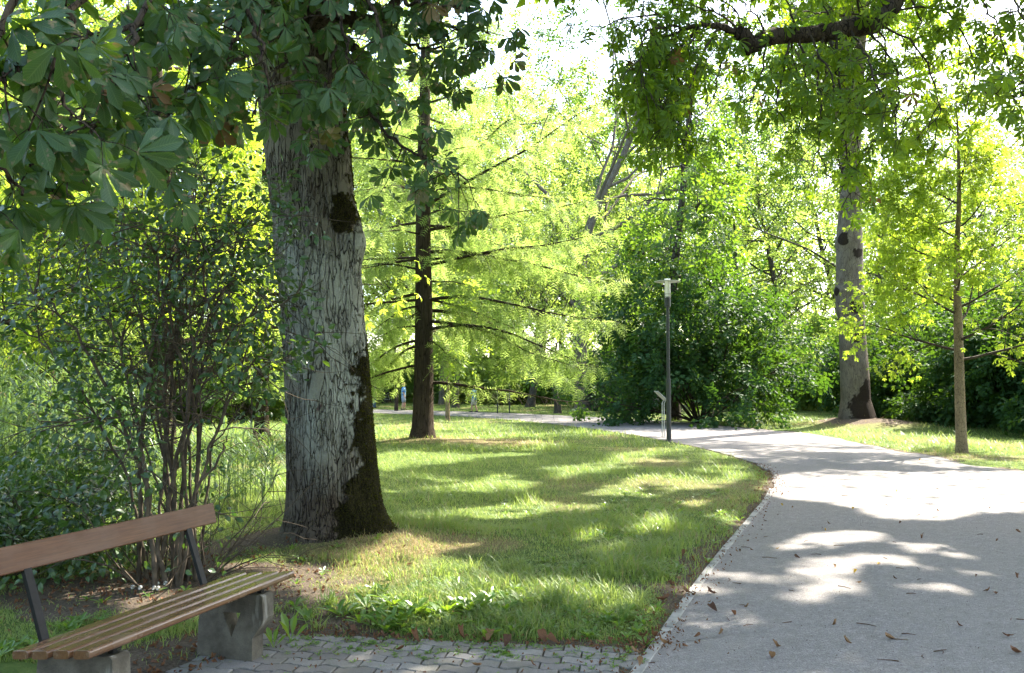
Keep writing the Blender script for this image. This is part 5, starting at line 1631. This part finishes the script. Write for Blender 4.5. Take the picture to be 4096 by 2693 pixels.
def person(label, base, H, face, shirt, lower, hairc, arms='down', stride=.12, dress=False, longp=False, shoe=(.03, .03, .035)):
    """faces along +x before turning by face"""
    t = thing('person', label, 'person', (base[0], base[1], 0))
    t.rotation_euler = (0, 0, face)
    h = H
    hip, sh, neck, head = .50 * h, .80 * h, .845 * h, .92 * h
    st = stride * h
    fw = .03 * h
    ch = [([(0, 0, hip), (0, 0, .60 * h), (0.005 * h, 0, .70 * h), (0, 0, sh - .02 * h), (0, 0, neck), (.01 * h, 0, .885 * h), (.012 * h, 0, head), (.008 * h, 0, .965 * h)],
           [(.085 * h, .06 * h), (.075 * h, .052 * h), (.088 * h, .06 * h), (.08 * h, .05 * h), .030 * h, .045 * h, .062 * h, .04 * h], None)]
    for s, f in ((1, st), (-1, -st)):
        ch.append(([(0, s * .05 * h, hip - .03 * h), (f * .5 + .015 * h, s * .052 * h, .275 * h), (f * .8, s * .052 * h, .16 * h), (f - .02 * h, s * .052 * h, .045 * h), (f + .05 * h, s * .055 * h, .018 * h), (f + .085 * h, s * .057 * h, .014 * h)],
                   [.055 * h, .038 * h, .036 * h, .022 * h, .022 * h, .016 * h], 0))
        if arms == 'down':
            A = [(-.005 * h, s * .115 * h, sh - .015 * h), (-.02 * h, s * .135 * h, .63 * h), (.03 * h, s * .135 * h, .49 * h), (.045 * h, s * .13 * h, .43 * h)]
        else:
            A = [(0, s * .115 * h, sh - .015 * h), (.05 * h, s * .13 * h, .65 * h), (.17 * h, s * .11 * h, .62 * h), (.23 * h, s * .10 * h, .615 * h)]
        ch.append((A, [.038 * h, .028 * h, .021 * h, .018 * h], 3))
    skinned('body', ch, SKIN, t)
    def loc(g, nm, mat, smooth=True): g.build(nm, mat, t, smooth=smooth, origin=O3)
    g = Geo()
    if dress:
        cone_mesh(g, [(0, 0, .27 * h, .16 * h, .17 * h), (0, 0, .40 * h, .13 * h, .14 * h), (0, 0, .58 * h, .085 * h, .10 * h), (0, 0, .74 * h, .085 * h, .115 * h), (0, 0, .825 * h, .05 * h, .07 * h)])
        loc(g, 'dress', shirt)
    else:
        cone_mesh(g, [(0, 0, .46 * h, .088 * h, .112 * h), (0, 0, .58 * h, .082 * h, .108 * h), (0, 0, .72 * h, .086 * h, .122 * h), (0, 0, .80 * h, .07 * h, .118 * h), (0, 0, .842 * h, .04 * h, .05 * h)])
        for s in (1, -1):
            if arms == 'down': tube(g, np.array([(0, s * .10 * h, sh - .005 * h), (-.008 * h, s * .128 * h, .73 * h), (-.015 * h, s * .138 * h, .66 * h)]), np.array([.046, .047, .044]) * h, 10, cap=True)
            else: tube(g, np.array([(0, s * .10 * h, sh - .005 * h), (.02 * h, s * .125 * h, .73 * h), (.045 * h, s * .132 * h, .665 * h)]), np.array([.046, .047, .044]) * h, 10, cap=True)
        loc(g, 'shirt', shirt)
        g = Geo()
        zl_ = .05 if longp else .27
        for s, f in ((1, st), (-1, -st)):
            fx = f * .8 if longp else f * .5 + .01 * h
            tube(g, np.array([(0, s * .045 * h, .51 * h), (f * .25, s * .052 * h, .40 * h), (fx, s * .053 * h, zl_ * h)]), np.array([.072, .064, .052 if not longp else .04]) * h, 12, cap=True)
        cone_mesh(g, [(0, 0, .43 * h, .08 * h, .105 * h), (0, 0, .52 * h, .082 * h, .10 * h)])
        loc(g, 'trousers' if longp else 'shorts', lower)
    g = Geo()
    cone_mesh(g, [(-.02 * h, 0, .885 * h, .05 * h, .055 * h), (-.015 * h, 0, .93 * h, .062 * h, .066 * h), (-.004 * h, 0, .965 * h, .062 * h, .062 * h), (0, 0, .99 * h, .04 * h, .04 * h), (0, 0, .998 * h, .012 * h, .012 * h)], 14)
    loc(g, 'hair', hairc)
    for s, f in ((1, st), (-1, -st)):
        g = Geo(); hull(g, np.array([[f - .05 * h, s * .055 * h + a * .028 * h, z] for a in (-1, 1) for z in (0.0, .05 * h)] + [[f + .09 * h, s * .057 * h + a * .024 * h, z] for a in (-1, 1) for z in (0.0, .025 * h)] + [[f + .02 * h, s * .055 * h + a * .026 * h, .05 * h] for a in (-1, 1)]))
        loc(g, 'shoe', plain('shoe_dark', shoe, .6, bump=0), False)
    return t
m = NM('tie_dye_blue')
wv = m.n('ShaderNodeTexWave', wave_type='RINGS'); wv.inputs['Scale'].default_value = 3.0; wv.inputs['Distortion'].default_value = 7.0; wv.inputs['Detail Scale'].default_value = 1.5
m.l(m.coord('Object'), wv.inputs['Vector'])
m.col(m.ramp(wv.outputs['Fac'], [(0.0, (0.01, 0.12, 0.5)), (0.55, (0.03, 0.25, 0.7)), (0.72, (0.35, 0.5, 0.2)), (1.0, (0.5, 0.6, 0.35))])); m.set(rough=.85, spec=.15)
TIE = m.m
cl = lambda n, c: plain(n, c, .85, var=.12, scale=14, bump=.1, spec=.15)
HBLOND = cl('fair_hair', (.32, .20, .09)); HBROWN = cl('brown_hair', (.12, .07, .035))
def hgt(b, sy_top): return at(b[0] / b[1] * 850 + 512, sy_top / 4, b[1])[2]
b = G(1614, 1639); person('boy in blue and green tie-dye shirt standing left of the larch trunk', b, hgt(b, 1530), 0.2, TIE, cl('light_denim', (.30, .36, .45)), HBLOND, 'down', .05)
b = G(1497, 1634); person('man in a pale shirt and blue jeans half hidden by the big chestnut trunk', b, hgt(b, 1521), .5, cl('cream_cotton', (.55, .50, .42)), cl('blue_denim', (.12, .20, .36)), HBROWN, 'down', .05, longp=True)
b = G(1662, 1640); person('small child in a white and pink dress beside the larch trunk', b, hgt(b, 1572), 1.2, cl('white_pink_cotton', (.72, .60, .62)), None, HBLOND, 'down', .04, dress=True)
b = G(1896, 1649); person('boy in a plain blue shirt and light shorts reaching forward, right of the larch', b, hgt(b, 1541), PI - .4, cl('sky_blue_cotton', (.08, .26, .52)), cl('light_khaki', (.48, .46, .40)), HBROWN, 'out', .09)

# bicycle leaning on the trunk behind the boys
bb = G(1562, 1613)
bike = thing('bicycle', 'bicycle leaning against the stout brown trunk at the far end of the path', 'bicycle', (bb[0], bb[1], 0))
RUB = plain('tyre_rubber', (.02, .02, .02), .8, bump=0); FRM = plain('bike_frame_paint', (.30, .32, .33), .35, bump=0)
rw = .34
for xo in (-.5, .5):
    aa = np.linspace(0, 2 * PI, 29)
    gw = Geo(); tube(gw, np.c_[bb[0] + xo + rw * np.cos(aa), np.full(29, bb[1]), rw + .0 + rw * np.sin(aa)], .022, 6, closed=True)
    wo = gw.build('wheel', RUB, bike)
    gs2 = Geo()
    for k in range(10):
        a = k * PI / 5; tube(gs2, np.array([[bb[0] + xo, bb[1], rw], [bb[0] + xo + rw * .96 * math.cos(a), bb[1], rw + rw * .96 * math.sin(a)]]), .002, 3)
    so_ = gs2.build('spokes', GALV, None, origin=(bb[0], bb[1], 0)); so_.parent = wo; so_.location = (0, 0, 0)
g = Geo()
J = {k: np.array([bb[0] + a, bb[1], c]) for k, (a, c) in dict(r=(-.5, rw), f=(.5, rw), b=(-.08, .30), s=(-.22, .82), h=(.36, .80)).items()}
for a, b_ in ('rb', 'rs', 'bs', 'bh', 'sh', 'hf'): tube(g, np.array([J[a], J[b_]]), .016, 6)
g.build('frame', FRM, bike)
g = Geo(); tube(g, np.array([J['h'], J['h'] + [-.02, 0, .16]]), .012, 6); tube(g, np.array([J['h'] + [-.02, -.26, .2], J['h'] + [-.02, 0, .16], J['h'] + [-.02, .26, .2]]), .012, 6); g.build('handlebar', RUB, bike)
g = Geo(); hull(g, np.array([J['s'] + [x, y, z] for x, y, z in [(-.14, -.07, .05), (-.14, .07, .05), (.13, -.015, .06), (.13, .015, .06), (-.12, -.06, .09), (-.12, .06, .09), (.12, 0, .09), (0, 0, .02)]])); g.build('saddle', RUB, bike)

# ================================================================== grass
rg = np.random.default_rng(131)
def scatter(n, y0, y1, p=1.0):
    """points over the lawn in view, denser near the camera"""
    u = rg.random(n)
    Y = 1 / (1 / y0 - u * (1 / y0 - 1 / y1)) if p == 1 else y0 * (y1 / y0) ** u
    px = rg.uniform(-60, 1084, n)
    return (px - 512) / F * Y, Y
ZI = None
def gh(x, y, dp): return height(x, y, dp)
GB = Geo()
def blades(n, y0, y1, hmin, hmax, wd, seg, p=1.0, tall=False):
    x, y = scatter(n, y0, y1, p)
    dp = np.minimum(path_d(x, y), pave_d(x, y))
    bare, dry = soil(x, y, dp)
    Pn = np.stack([x, y], -1)
    cl_ = vnoise(Pn, 2.5, 2)
    ok = (dp > 0.0) & (rg.random(n) < (1 - bare * .94) * (0.35 + 1.25 * cl_)) & (np.hypot(x - CH[0], y - CH[1]) > .5) & (y < 75)
    x, y, dp, dry, cl_ = x[ok], y[ok], dp[ok], dry[ok], cl_[ok]
    k = len(x)
    z = gh(x, y, dp) - .006
    lush = sm(vnoise(np.stack([x, y], -1) + 50, 0.9, 2), .4, .65)
    h = rg.uniform(hmin, hmax, k) * (0.55 + .9 * lush) * (1 - .45 * dry) * np.where(dp < .25, .75, 1)
    h = h * (1 + .9 * sm(vnoise(np.stack([x, y], -1) + 23, 2.1, 2), .58, .72))
    if tall:
        front = np.exp(-(((x + .55) / .9) ** 2 + ((y - 6.1) / .55) ** 2))
        h = h * (1 + .9 * front)
    az = rg.uniform(0, 2 * PI, k); d = np.c_[np.cos(az), np.sin(az)]
    bend = rg.uniform(.2, 1.5, k) * h
    s = np.c_[-d[:, 1], d[:, 0], np.zeros(k)] * (wd * rg.uniform(.6, 1.3, k))[:, None]
    b0 = np.c_[x, y, z]
    m1 = b0 + np.c_[d * (bend * .3)[:, None], h * .6]; tp = b0 + np.c_[d * bend[:, None], h * rg.uniform(.75, 1.0, k)]
    tint = np.clip(rg.normal(.45, .22, k) + (lush - .5) * -.3 + dry * .3, 0, .94)
    tint = np.where(rg.random(k) < .05 + .55 * dry, 1.0, tint)
    if seg == 2:
        V = np.stack([b0 - s, b0 + s, m1 - s * .8, m1 + s * .8, tp], 1); T0 = np.array([[0, 1, 3], [0, 3, 2], [2, 3, 4]])
    else:
        V = np.stack([b0 - s, b0 + s, tp], 1); T0 = np.array([[0, 1, 2]])
    nv_ = V.shape[1]
    GB.add(V.reshape(-1, 3), (T0[None] + (np.arange(k) * nv_)[:, None, None]).reshape(-1, 3), None, np.repeat(tint, nv_))
blades(120000, 4.9, 9.5, .025, .085, .0030, 2, 2, True)
blades(150000, 9.0, 22, .04, .11, .004, 1, 2)
blades(110000, 20, 75, .05, .13, .010, 1, 2)
# longer arching tussocks
tx = [gnd(a / 4, b / 4)[:2] for a, b in [(1960, 2370), (1890, 2440), (1640, 2470), (1990, 2500), (1330, 2430), (1800, 2520), (2300, 2450), (1480, 2400), (1240, 2480), (2080, 2430), (1560, 2330), (2440, 2390), (2620, 2110), (1010, 1900), (960, 1950), (1060, 2000), (900, 1860)]]
tx = np.concatenate([np.array(tx), np.c_[rg.uniform(-1.4, 1.2, 26), rg.uniform(5.5, 7.4, 26)]])
for t0 in tx:
    k = rg.integers(25, 60)
    dpt = min(path_d(t0[:1], t0[1:])[0], pave_d(t0[:1], t0[1:])[0])
    if dpt < .08: continue
    z0 = float(height(t0[:1], t0[1:])[0]); tn = rg.uniform(.1, .8)
    for q in range(k):
        az = rg.uniform(0, 2 * PI); d = np.array([math.cos(az), math.sin(az), 0]); L_ = rg.uniform(.10, .26)
        u_ = np.linspace(0, 1, 5); c_ = np.array([t0[0], t0[1], z0]) + rg.normal(0, .025, 3) * [1, 1, 0] + d * (u_ ** 1.4 * L_ * rg.uniform(.3, .95))[:, None] + np.array([0, 0, 1.]) * (u_ * L_ * .9 - u_ ** 2 * L_ * rg.uniform(.2, .7))[:, None]
        s_ = np.array([-d[1], d[0], 0]) * .0032 * np.array([1, 1, .85, .55, 0])[:, None]
        GB.add(np.concatenate([c_ - s_, c_ + s_]), sum([[[i, i + 1, i + 6], [i, i + 6, i + 5]] for i in range(4)], []), None, np.clip(tn + rg.normal(0, .15), 0, .94))
tag(GB.build('grass', LM['grass']), kind='stuff')

# broad-leaved weeds in the near lawn
gw = Geo()
ROS = []
for i in range(5):
    lf = leaflet((0, .35, .7, .9, 1), (.03, .09, .15, .11, 0), .35, .3)
    ROS.append(join([xf(lf, r0.uniform(.7, 1.1), k * 2.4 + r0.uniform(-.3, .3), r0.uniform(.3, 1.0)) for k in range(7)]))
CLV = join([xf(leaflet((0, .6, 1), (.05, .42, .1), .2, .1), 1.0, k * 2.094, .15) for k in range(3)])
x, y = scatter(5200, 4.9, 13, 2)
dp = np.minimum(path_d(x, y), pave_d(x, y)); bare, dry = soil(x, y, dp)
dens = sm(vnoise(np.stack([x, y], -1) + 70, 1.1, 2), .42, .62) + 1.2 * np.exp(-(((x + .7) / 1.0) ** 2 + ((y - 6.0) / .6) ** 2))
ok = (dp > .05) & (rg.random(len(x)) < dens * .5 * (1 - bare * .8)) & (np.hypot(x - CH[0], y - CH[1]) > .8)
x, y, dp = x[ok], y[ok], dp[ok]
fr = np.exp(-(((x + .6) / .9) ** 2 + ((y - 6.0) / .6) ** 2))
P = np.c_[x, y, gh(x, y, dp) + .01]
place_mix(gw, ROS, P, np.c_[rg.normal(0, 1, (len(P), 2)), np.zeros(len(P))], np.array([0, 0, 1.]) + rg.normal(0, .12, P.shape), rg.uniform(.045, .10, len(P)) * (1 + .9 * fr), rg.random(len(P)) * .97, rg)
x, y = scatter(15000, 4.9, 16, 2)
dp = np.minimum(path_d(x, y), pave_d(x, y)); bare, dry = soil(x, y, dp)
ok = (dp > .05) & (rg.random(len(x)) < sm(vnoise(np.stack([x, y], -1) + 90, .8, 2), .48, .64) * (1 - bare)) & (np.hypot(x - CH[0], y - CH[1]) > .8)
x, y, dp = x[ok], y[ok], dp[ok]
P = np.c_[x, y, gh(x, y, dp) + rg.uniform(.03, .08, len(x))]
place(gw, CLV, P, np.c_[rg.normal(0, 1, (len(P), 2)), np.zeros(len(P))], np.array([0, 0, 1.]) + rg.normal(0, .3, P.shape), rg.uniform(.009, .017, len(P)), rg.random(len(P)) * .9)
# little tufts in the paving joints and along the kerb
n = 420
t_ = rg.uniform(0, 1, n); s2 = np.abs(rg.normal(0, .22, n))
xy = PV0 + (PV1 - PV0) * t_[:, None] - nv * -0 - nv * 0 + (-nv) * s2[:, None]
P = np.c_[xy, np.full(n, .004)]
place_mix(gw, ROS, P, np.c_[rg.normal(0, 1, (n, 2)), np.zeros(n)], np.array([0, 0, 1.]) + rg.normal(0, .1, P.shape), rg.uniform(.012, .035, n), rg.random(n) * .9, rg)
tag(gw.build('weeds', LM['weed']), kind='stuff')

# two upright weeds beside the bench leg
for sx, sy, s, lab in ((1095, 2595, .15, 'small upright leafy weed right beside the concrete bench leg'), (1165, 2570, .21, 'larger pale green weed growing at the corner of the paving')):
    q = gnd(sx / 4, sy / 4)
    g = Geo(); lf = leaflet((0, .3, .55, .75, .92, 1), (.015, .02, .10, .13, .08, 0), .3, .1)
    for k, (a, e) in enumerate([(0.2, .9), (1.6, 1.1), (2.9, 1.25), (4.4, 1.0), (5.4, 1.3)]):
        dA = np.array([[math.cos(a) * math.cos(e), math.sin(a) * math.cos(e), math.sin(e)]])
        place(g, lf, q[None], dA, np.array([[-math.cos(a) * .6, -math.sin(a) * .6 - .5, .6]]), [s * (.7 + .1 * k)], [.3 + .12 * k])
    tag(g.build('weed', LM['weed'], None, origin=q), lab, 'weed')

# dandelion clocks on the bare soil behind the bench
for i, (sx, sy) in enumerate([(527, 2368), (558, 2370), (612, 2371), (629, 2372), (627, 2355), (658, 2352)]):
    q = gnd(sx / 4, sy / 4 + 3)
    t = thing('dandelion', 'white fluffy dandelion seed head on bare soil behind the bench seat', 'flower', q, 'dandelion clocks behind the bench')
    g = Geo(); tube(g, np.array([q, q + [.004, 0, .055]]), .0016, 4); g.build('stalk', LM['weed'], t)
    g = Geo(); v = unit(rg.normal(0, 1, (90, 3))); cc = q + [.004, 0, .06]
    for u_ in v: 
        e1 = unit(np.cross(u_, [.3, .5, .8])); g.add([cc + u_ * .003, cc + u_ * .017 + e1 * .003, cc + u_ * .017 - e1 * .003], [[0, 1, 2]])
    g.build('seed_head', plain('seed_fluff', (.75, .74, .72), .9, bump=0), t)

# ================================================================== dead leaves, twigs, crumbs
DRYM = []
for i, (c0, c1) in enumerate([((.10, .042, .022), (.20, .10, .05)), ((.16, .085, .04), (.28, .17, .09)), ((.42, .24, .03), (.55, .36, .06)), ((.055, .028, .018), (.12, .06, .035))]):
    m = NM('dead_leaf_%s' % ['brown', 'tan', 'yellow', 'dark'][i])
    n = m.noise(m.coord('Object'), 40, 3); c = m.mix(m.ramp(n, [(.35, 0.0), (.65, 1.0)]), c0, c1)
    m.col(c); m.set(rough=.75, spec=.25)
    tr_ = m.n('ShaderNodeBsdfTranslucent'); m.l(c, tr_.inputs[0]); mx_ = m.n('ShaderNodeMixShader'); mx_.inputs[0].default_value = .25
    m.l(m.b.outputs[0], mx_.inputs[1]); m.l(tr_.outputs[0], mx_.inputs[2]); m.l(mx_.outputs[0], m.o.inputs[0])
    DRYM.append(m.m)
def curled(r):
    V, T, U = leaflet((0, .15, .3, .45, .6, .72, .84, .93, 1), (.01, .08, .14, .19, .21, .20, .14, .07, 0), .6, 0)
    V = V.copy(); k = r.uniform(1.2, 2.6); a = V[:, 1] * k - .3
    V[:, 2] += (1 - np.cos(a)) / k * r.uniform(.5, 1); V[:, 1] = np.sin(a) / k + .1
    V[:, 2] += vnoise(V + r.random() * 30, 5.0) * .18 + np.abs(V[:, 0]) * r.uniform(.2, 1.0); V[:, 2] -= V[:, 2].min()
    return V - [0, V[:, 1].mean(), 0], T, U
CUR = [curled(np.random.default_rng(200 + i)) for i in range(8)]
lmesh = []
for i in range(8):
    for mi in (0, 1, 3) if i < 6 else (2,):
        g = Geo(); g.add(*CUR[i])
        o = g.build('fallen_leaf', DRYM[mi], None, smooth=True); lmesh.append((o.data, mi)); bpy.data.objects.remove(o)
byc = {0: [a for a, b in lmesh if b in (0, 3)], 1: [a for a, b in lmesh if b == 1], 2: [a for a, b in lmesh if b == 2]}
LAB = {0: ('dark brown curled dead leaf lying on the grey path', 'dark fallen leaves on the path'), 1: ('tan brown curled dead leaf lying on the grey path', 'tan fallen leaves on the path'), 2: ('bright yellow fallen leaf lying on the grey path', 'yellow fallen leaves on the path')}
LK = {0: ('dark brown curled dead leaf in the litter along kerb and paving edge', 'dark fallen leaves along the kerb'), 1: ('tan brown dead leaf in the litter along kerb and paving edge', 'tan fallen leaves along the kerb')}
def drop(q, kind, s, lg):
    ms = byc[kind]
    o = newobj('fallen_leaf', ms[rg.integers(0, len(ms))])
    o.location = tuple(q); o.rotation_euler = (rg.normal(0, .25), rg.normal(0, .25), rg.uniform(0, 6.28)); o.scale = (s, s, s)
    tag(o, lg[0], 'leaf', lg[1])
# ones read off the photograph (path)
for sx, sy, kd, s in [(2845, 2375, 0, .13), (2855, 2440, 0, .12), (2770, 2385, 0, .07), (2985, 2430, 1, .06), (3190, 2230, 0, .07), (3690, 2153, 0, .07), (4075, 2130, 0, .09), (3990, 2163, 0, .06), (3012, 2108, 0, .05), (3515, 2258, 2, .06), (3418, 2290, 2, .06),
                     (3340, 2268, 1, .06), (3108, 2196, 2, .05), (4065, 2310, 0, .07), (3950, 2365, 0, .07), (3985, 2378, 0, .08), (3110, 2590, 1, .09), (3085, 2633, 1, .09), (3390, 2572, 1, .08), (3340, 2500, 1, .07), (4060, 2612, 0, .10), (4035, 2548, 0, .08), (3840, 2505, 0, .06), (3555, 2555, 1, .09), (2935, 2460, 0, .08), (2885, 2535, 1, .07),
                     (3060, 2085, 0, .06), (3130, 2022, 2, .06), (3410, 2037, 2, .06), (3315, 2095, 1, .06), (3680, 1840, 2, .07), (3585, 1965, 2, .06), (3750, 2043, 1, .06), (3960, 2033, 1, .06), (3905, 2305, 0, .04), (3580, 2315, 0, .05), (3435, 2333, 1, .06), (3600, 2092, 0, .06), (3300, 2122, 2, .05), (3170, 2030, 1, .05), (2790, 2545, 0, .06), (2830, 2160, 0, .06), (2960, 2205, 0, .05)]:
    drop(gnd(sx / 4, sy / 4, .005), kd, s, LAB[kd])
for sx, sy, kd, s in [(1660, 2560, 0, .12), (1715, 2540, 1, .11), (1840, 2545, 0, .12), (1955, 2555, 1, .14), (2030, 2580, 0, .12), (2180, 2560, 0, .13), (2210, 2565, 0, .11), (2405, 2575, 1, .08), (2540, 2610, 1, .08), (2655, 2580, 1, .11), (2620, 2550, 0, .10), (2650, 2405, 0, .14), (2575, 2545, 0, .09), (2745, 2370, 0, .1), (2735, 2225, 0, .14), (2770, 2240, 0, .1), (2720, 2320, 1, .08), (2685, 2340, 0, .07), (1530, 2545, 0, .08), (1420, 2530, 0, .1), (1380, 2545, 1, .07), (1500, 2560, 0, .08), (2860, 2110, 0, .06), (2900, 2060, 1, .06), (2930, 2030, 0, .06), (2980, 1960, 1, .06), (2960, 1990, 0, .06), (1600, 2600, 0, .07), (1905, 2665, 1, .07), (2130, 2660, 0, .06), (2560, 2650, 1, .07)]:
    q = gnd(sx / 4, sy / 4, .02); drop(q, kd, s, LK[kd])
# litter: crumbs, leaf bits and twigs
gt = Geo()
def litter(x, y, z, smin, smax):
    n = len(x); P = np.c_[x, y, z]
    place_mix(gt, CUR[:6], P, np.c_[rg.normal(0, 1, (n, 2)), rg.normal(0, .25, n)], np.array([0, 0, 1.]) + rg.normal(0, .5, P.shape), rg.uniform(smin, smax, n), np.full(n, .5), rg)
    for g_ in range(1): pass
s3 = rg.uniform(0, 1, 5000); i3 = (s3 * 399).astype(int)
o3 = rg.normal(-.10, .13, 5000)
xy = Lp[i3] + np.c_[o3, rg.normal(0, .1, 5000)]
ok = (xy[:, 1] > 4) & (xy[:, 1] < 17) & (np.hypot(xy[:, 0] - 0, xy[:, 1]) < 18)
xy = xy[ok]; litter(xy[:, 0], xy[:, 1], np.maximum(gh(xy[:, 0], xy[:, 1], path_d(xy[:, 0], xy[:, 1])), 0.004) + .006 + .012 * (np.abs(o3[ok]) < .06), .010, .042)
t_ = rg.uniform(0, 1, 260); xy = PV0 + (PV1 - PV0) * t_[:, None] + nv * rg.normal(.03, .06, 260)[:, None]
litter(xy[:, 0], xy[:, 1], np.full(260, .014), .012, .045)
xy = SHRUB + rg.normal(0, 1, (900, 2)) * [.9, .8]; xy = np.concatenate([xy, (BL[:2] * .4 + BR[:2] * .6) + rg.normal(0, 1, (700, 2)) * [.4, .75]])
ok = pave_d(xy[:, 0], xy[:, 1]) > .0; xy = xy[ok]
litter(xy[:, 0], xy[:, 1], gh(xy[:, 0], xy[:, 1], np.minimum(path_d(xy[:, 0], xy[:, 1]), pave_d(xy[:, 0], xy[:, 1]))) + .004, .02, .07)
xy = np.c_[rg.uniform(-1.5, 1.0, 110), rg.uniform(4.7, 5.5, 110)]; ok = pave_d(xy[:, 0], xy[:, 1]) < 0; xy = xy[ok]; litter(xy[:, 0], xy[:, 1], np.full(len(xy), .009), .012, .035)
tag(gt.build('leaf_litter', DRYM[0], smooth=False), kind='stuff')
gt = Geo()
n = 4200; Y = 4.6 * (26 / 4.6) ** rg.random(n); x = (rg.uniform(0, 1150, n) - 512) / F * Y
ok = path_d(x, Y) < -.02; x, Y = x[ok], Y[ok]
place_mix(gt, CUR[:6], np.c_[x, Y, np.full(len(x), .005)], np.c_[rg.normal(0, 1, (len(x), 2)), np.zeros(len(x))], np.array([0, 0, 1.]) + rg.normal(0, .5, (len(x), 3)), rg.uniform(.004, .013, len(x)), .5, rg)
for i in range(90):
    Yq = 4.8 * (14 / 4.8) ** rg.random(); xq = (rg.uniform(560, 1050) - 512) / F * Yq
    if path_d(np.array([xq]), np.array([Yq]))[0] > -.05: continue
    a = rg.uniform(0, 6.28); L_ = rg.uniform(.04, .14); e = np.array([math.cos(a), math.sin(a), 0]) * L_
    q = np.array([xq, Yq, .008]); tube(gt, np.array([q, q + e * .5 + [rg.normal(0, .008), rg.normal(0, .008), .003], q + e]), np.array([.003, .0028, .0015]), 4)
tag(gt.build('path_debris', DRYM[3]), kind='stuff')
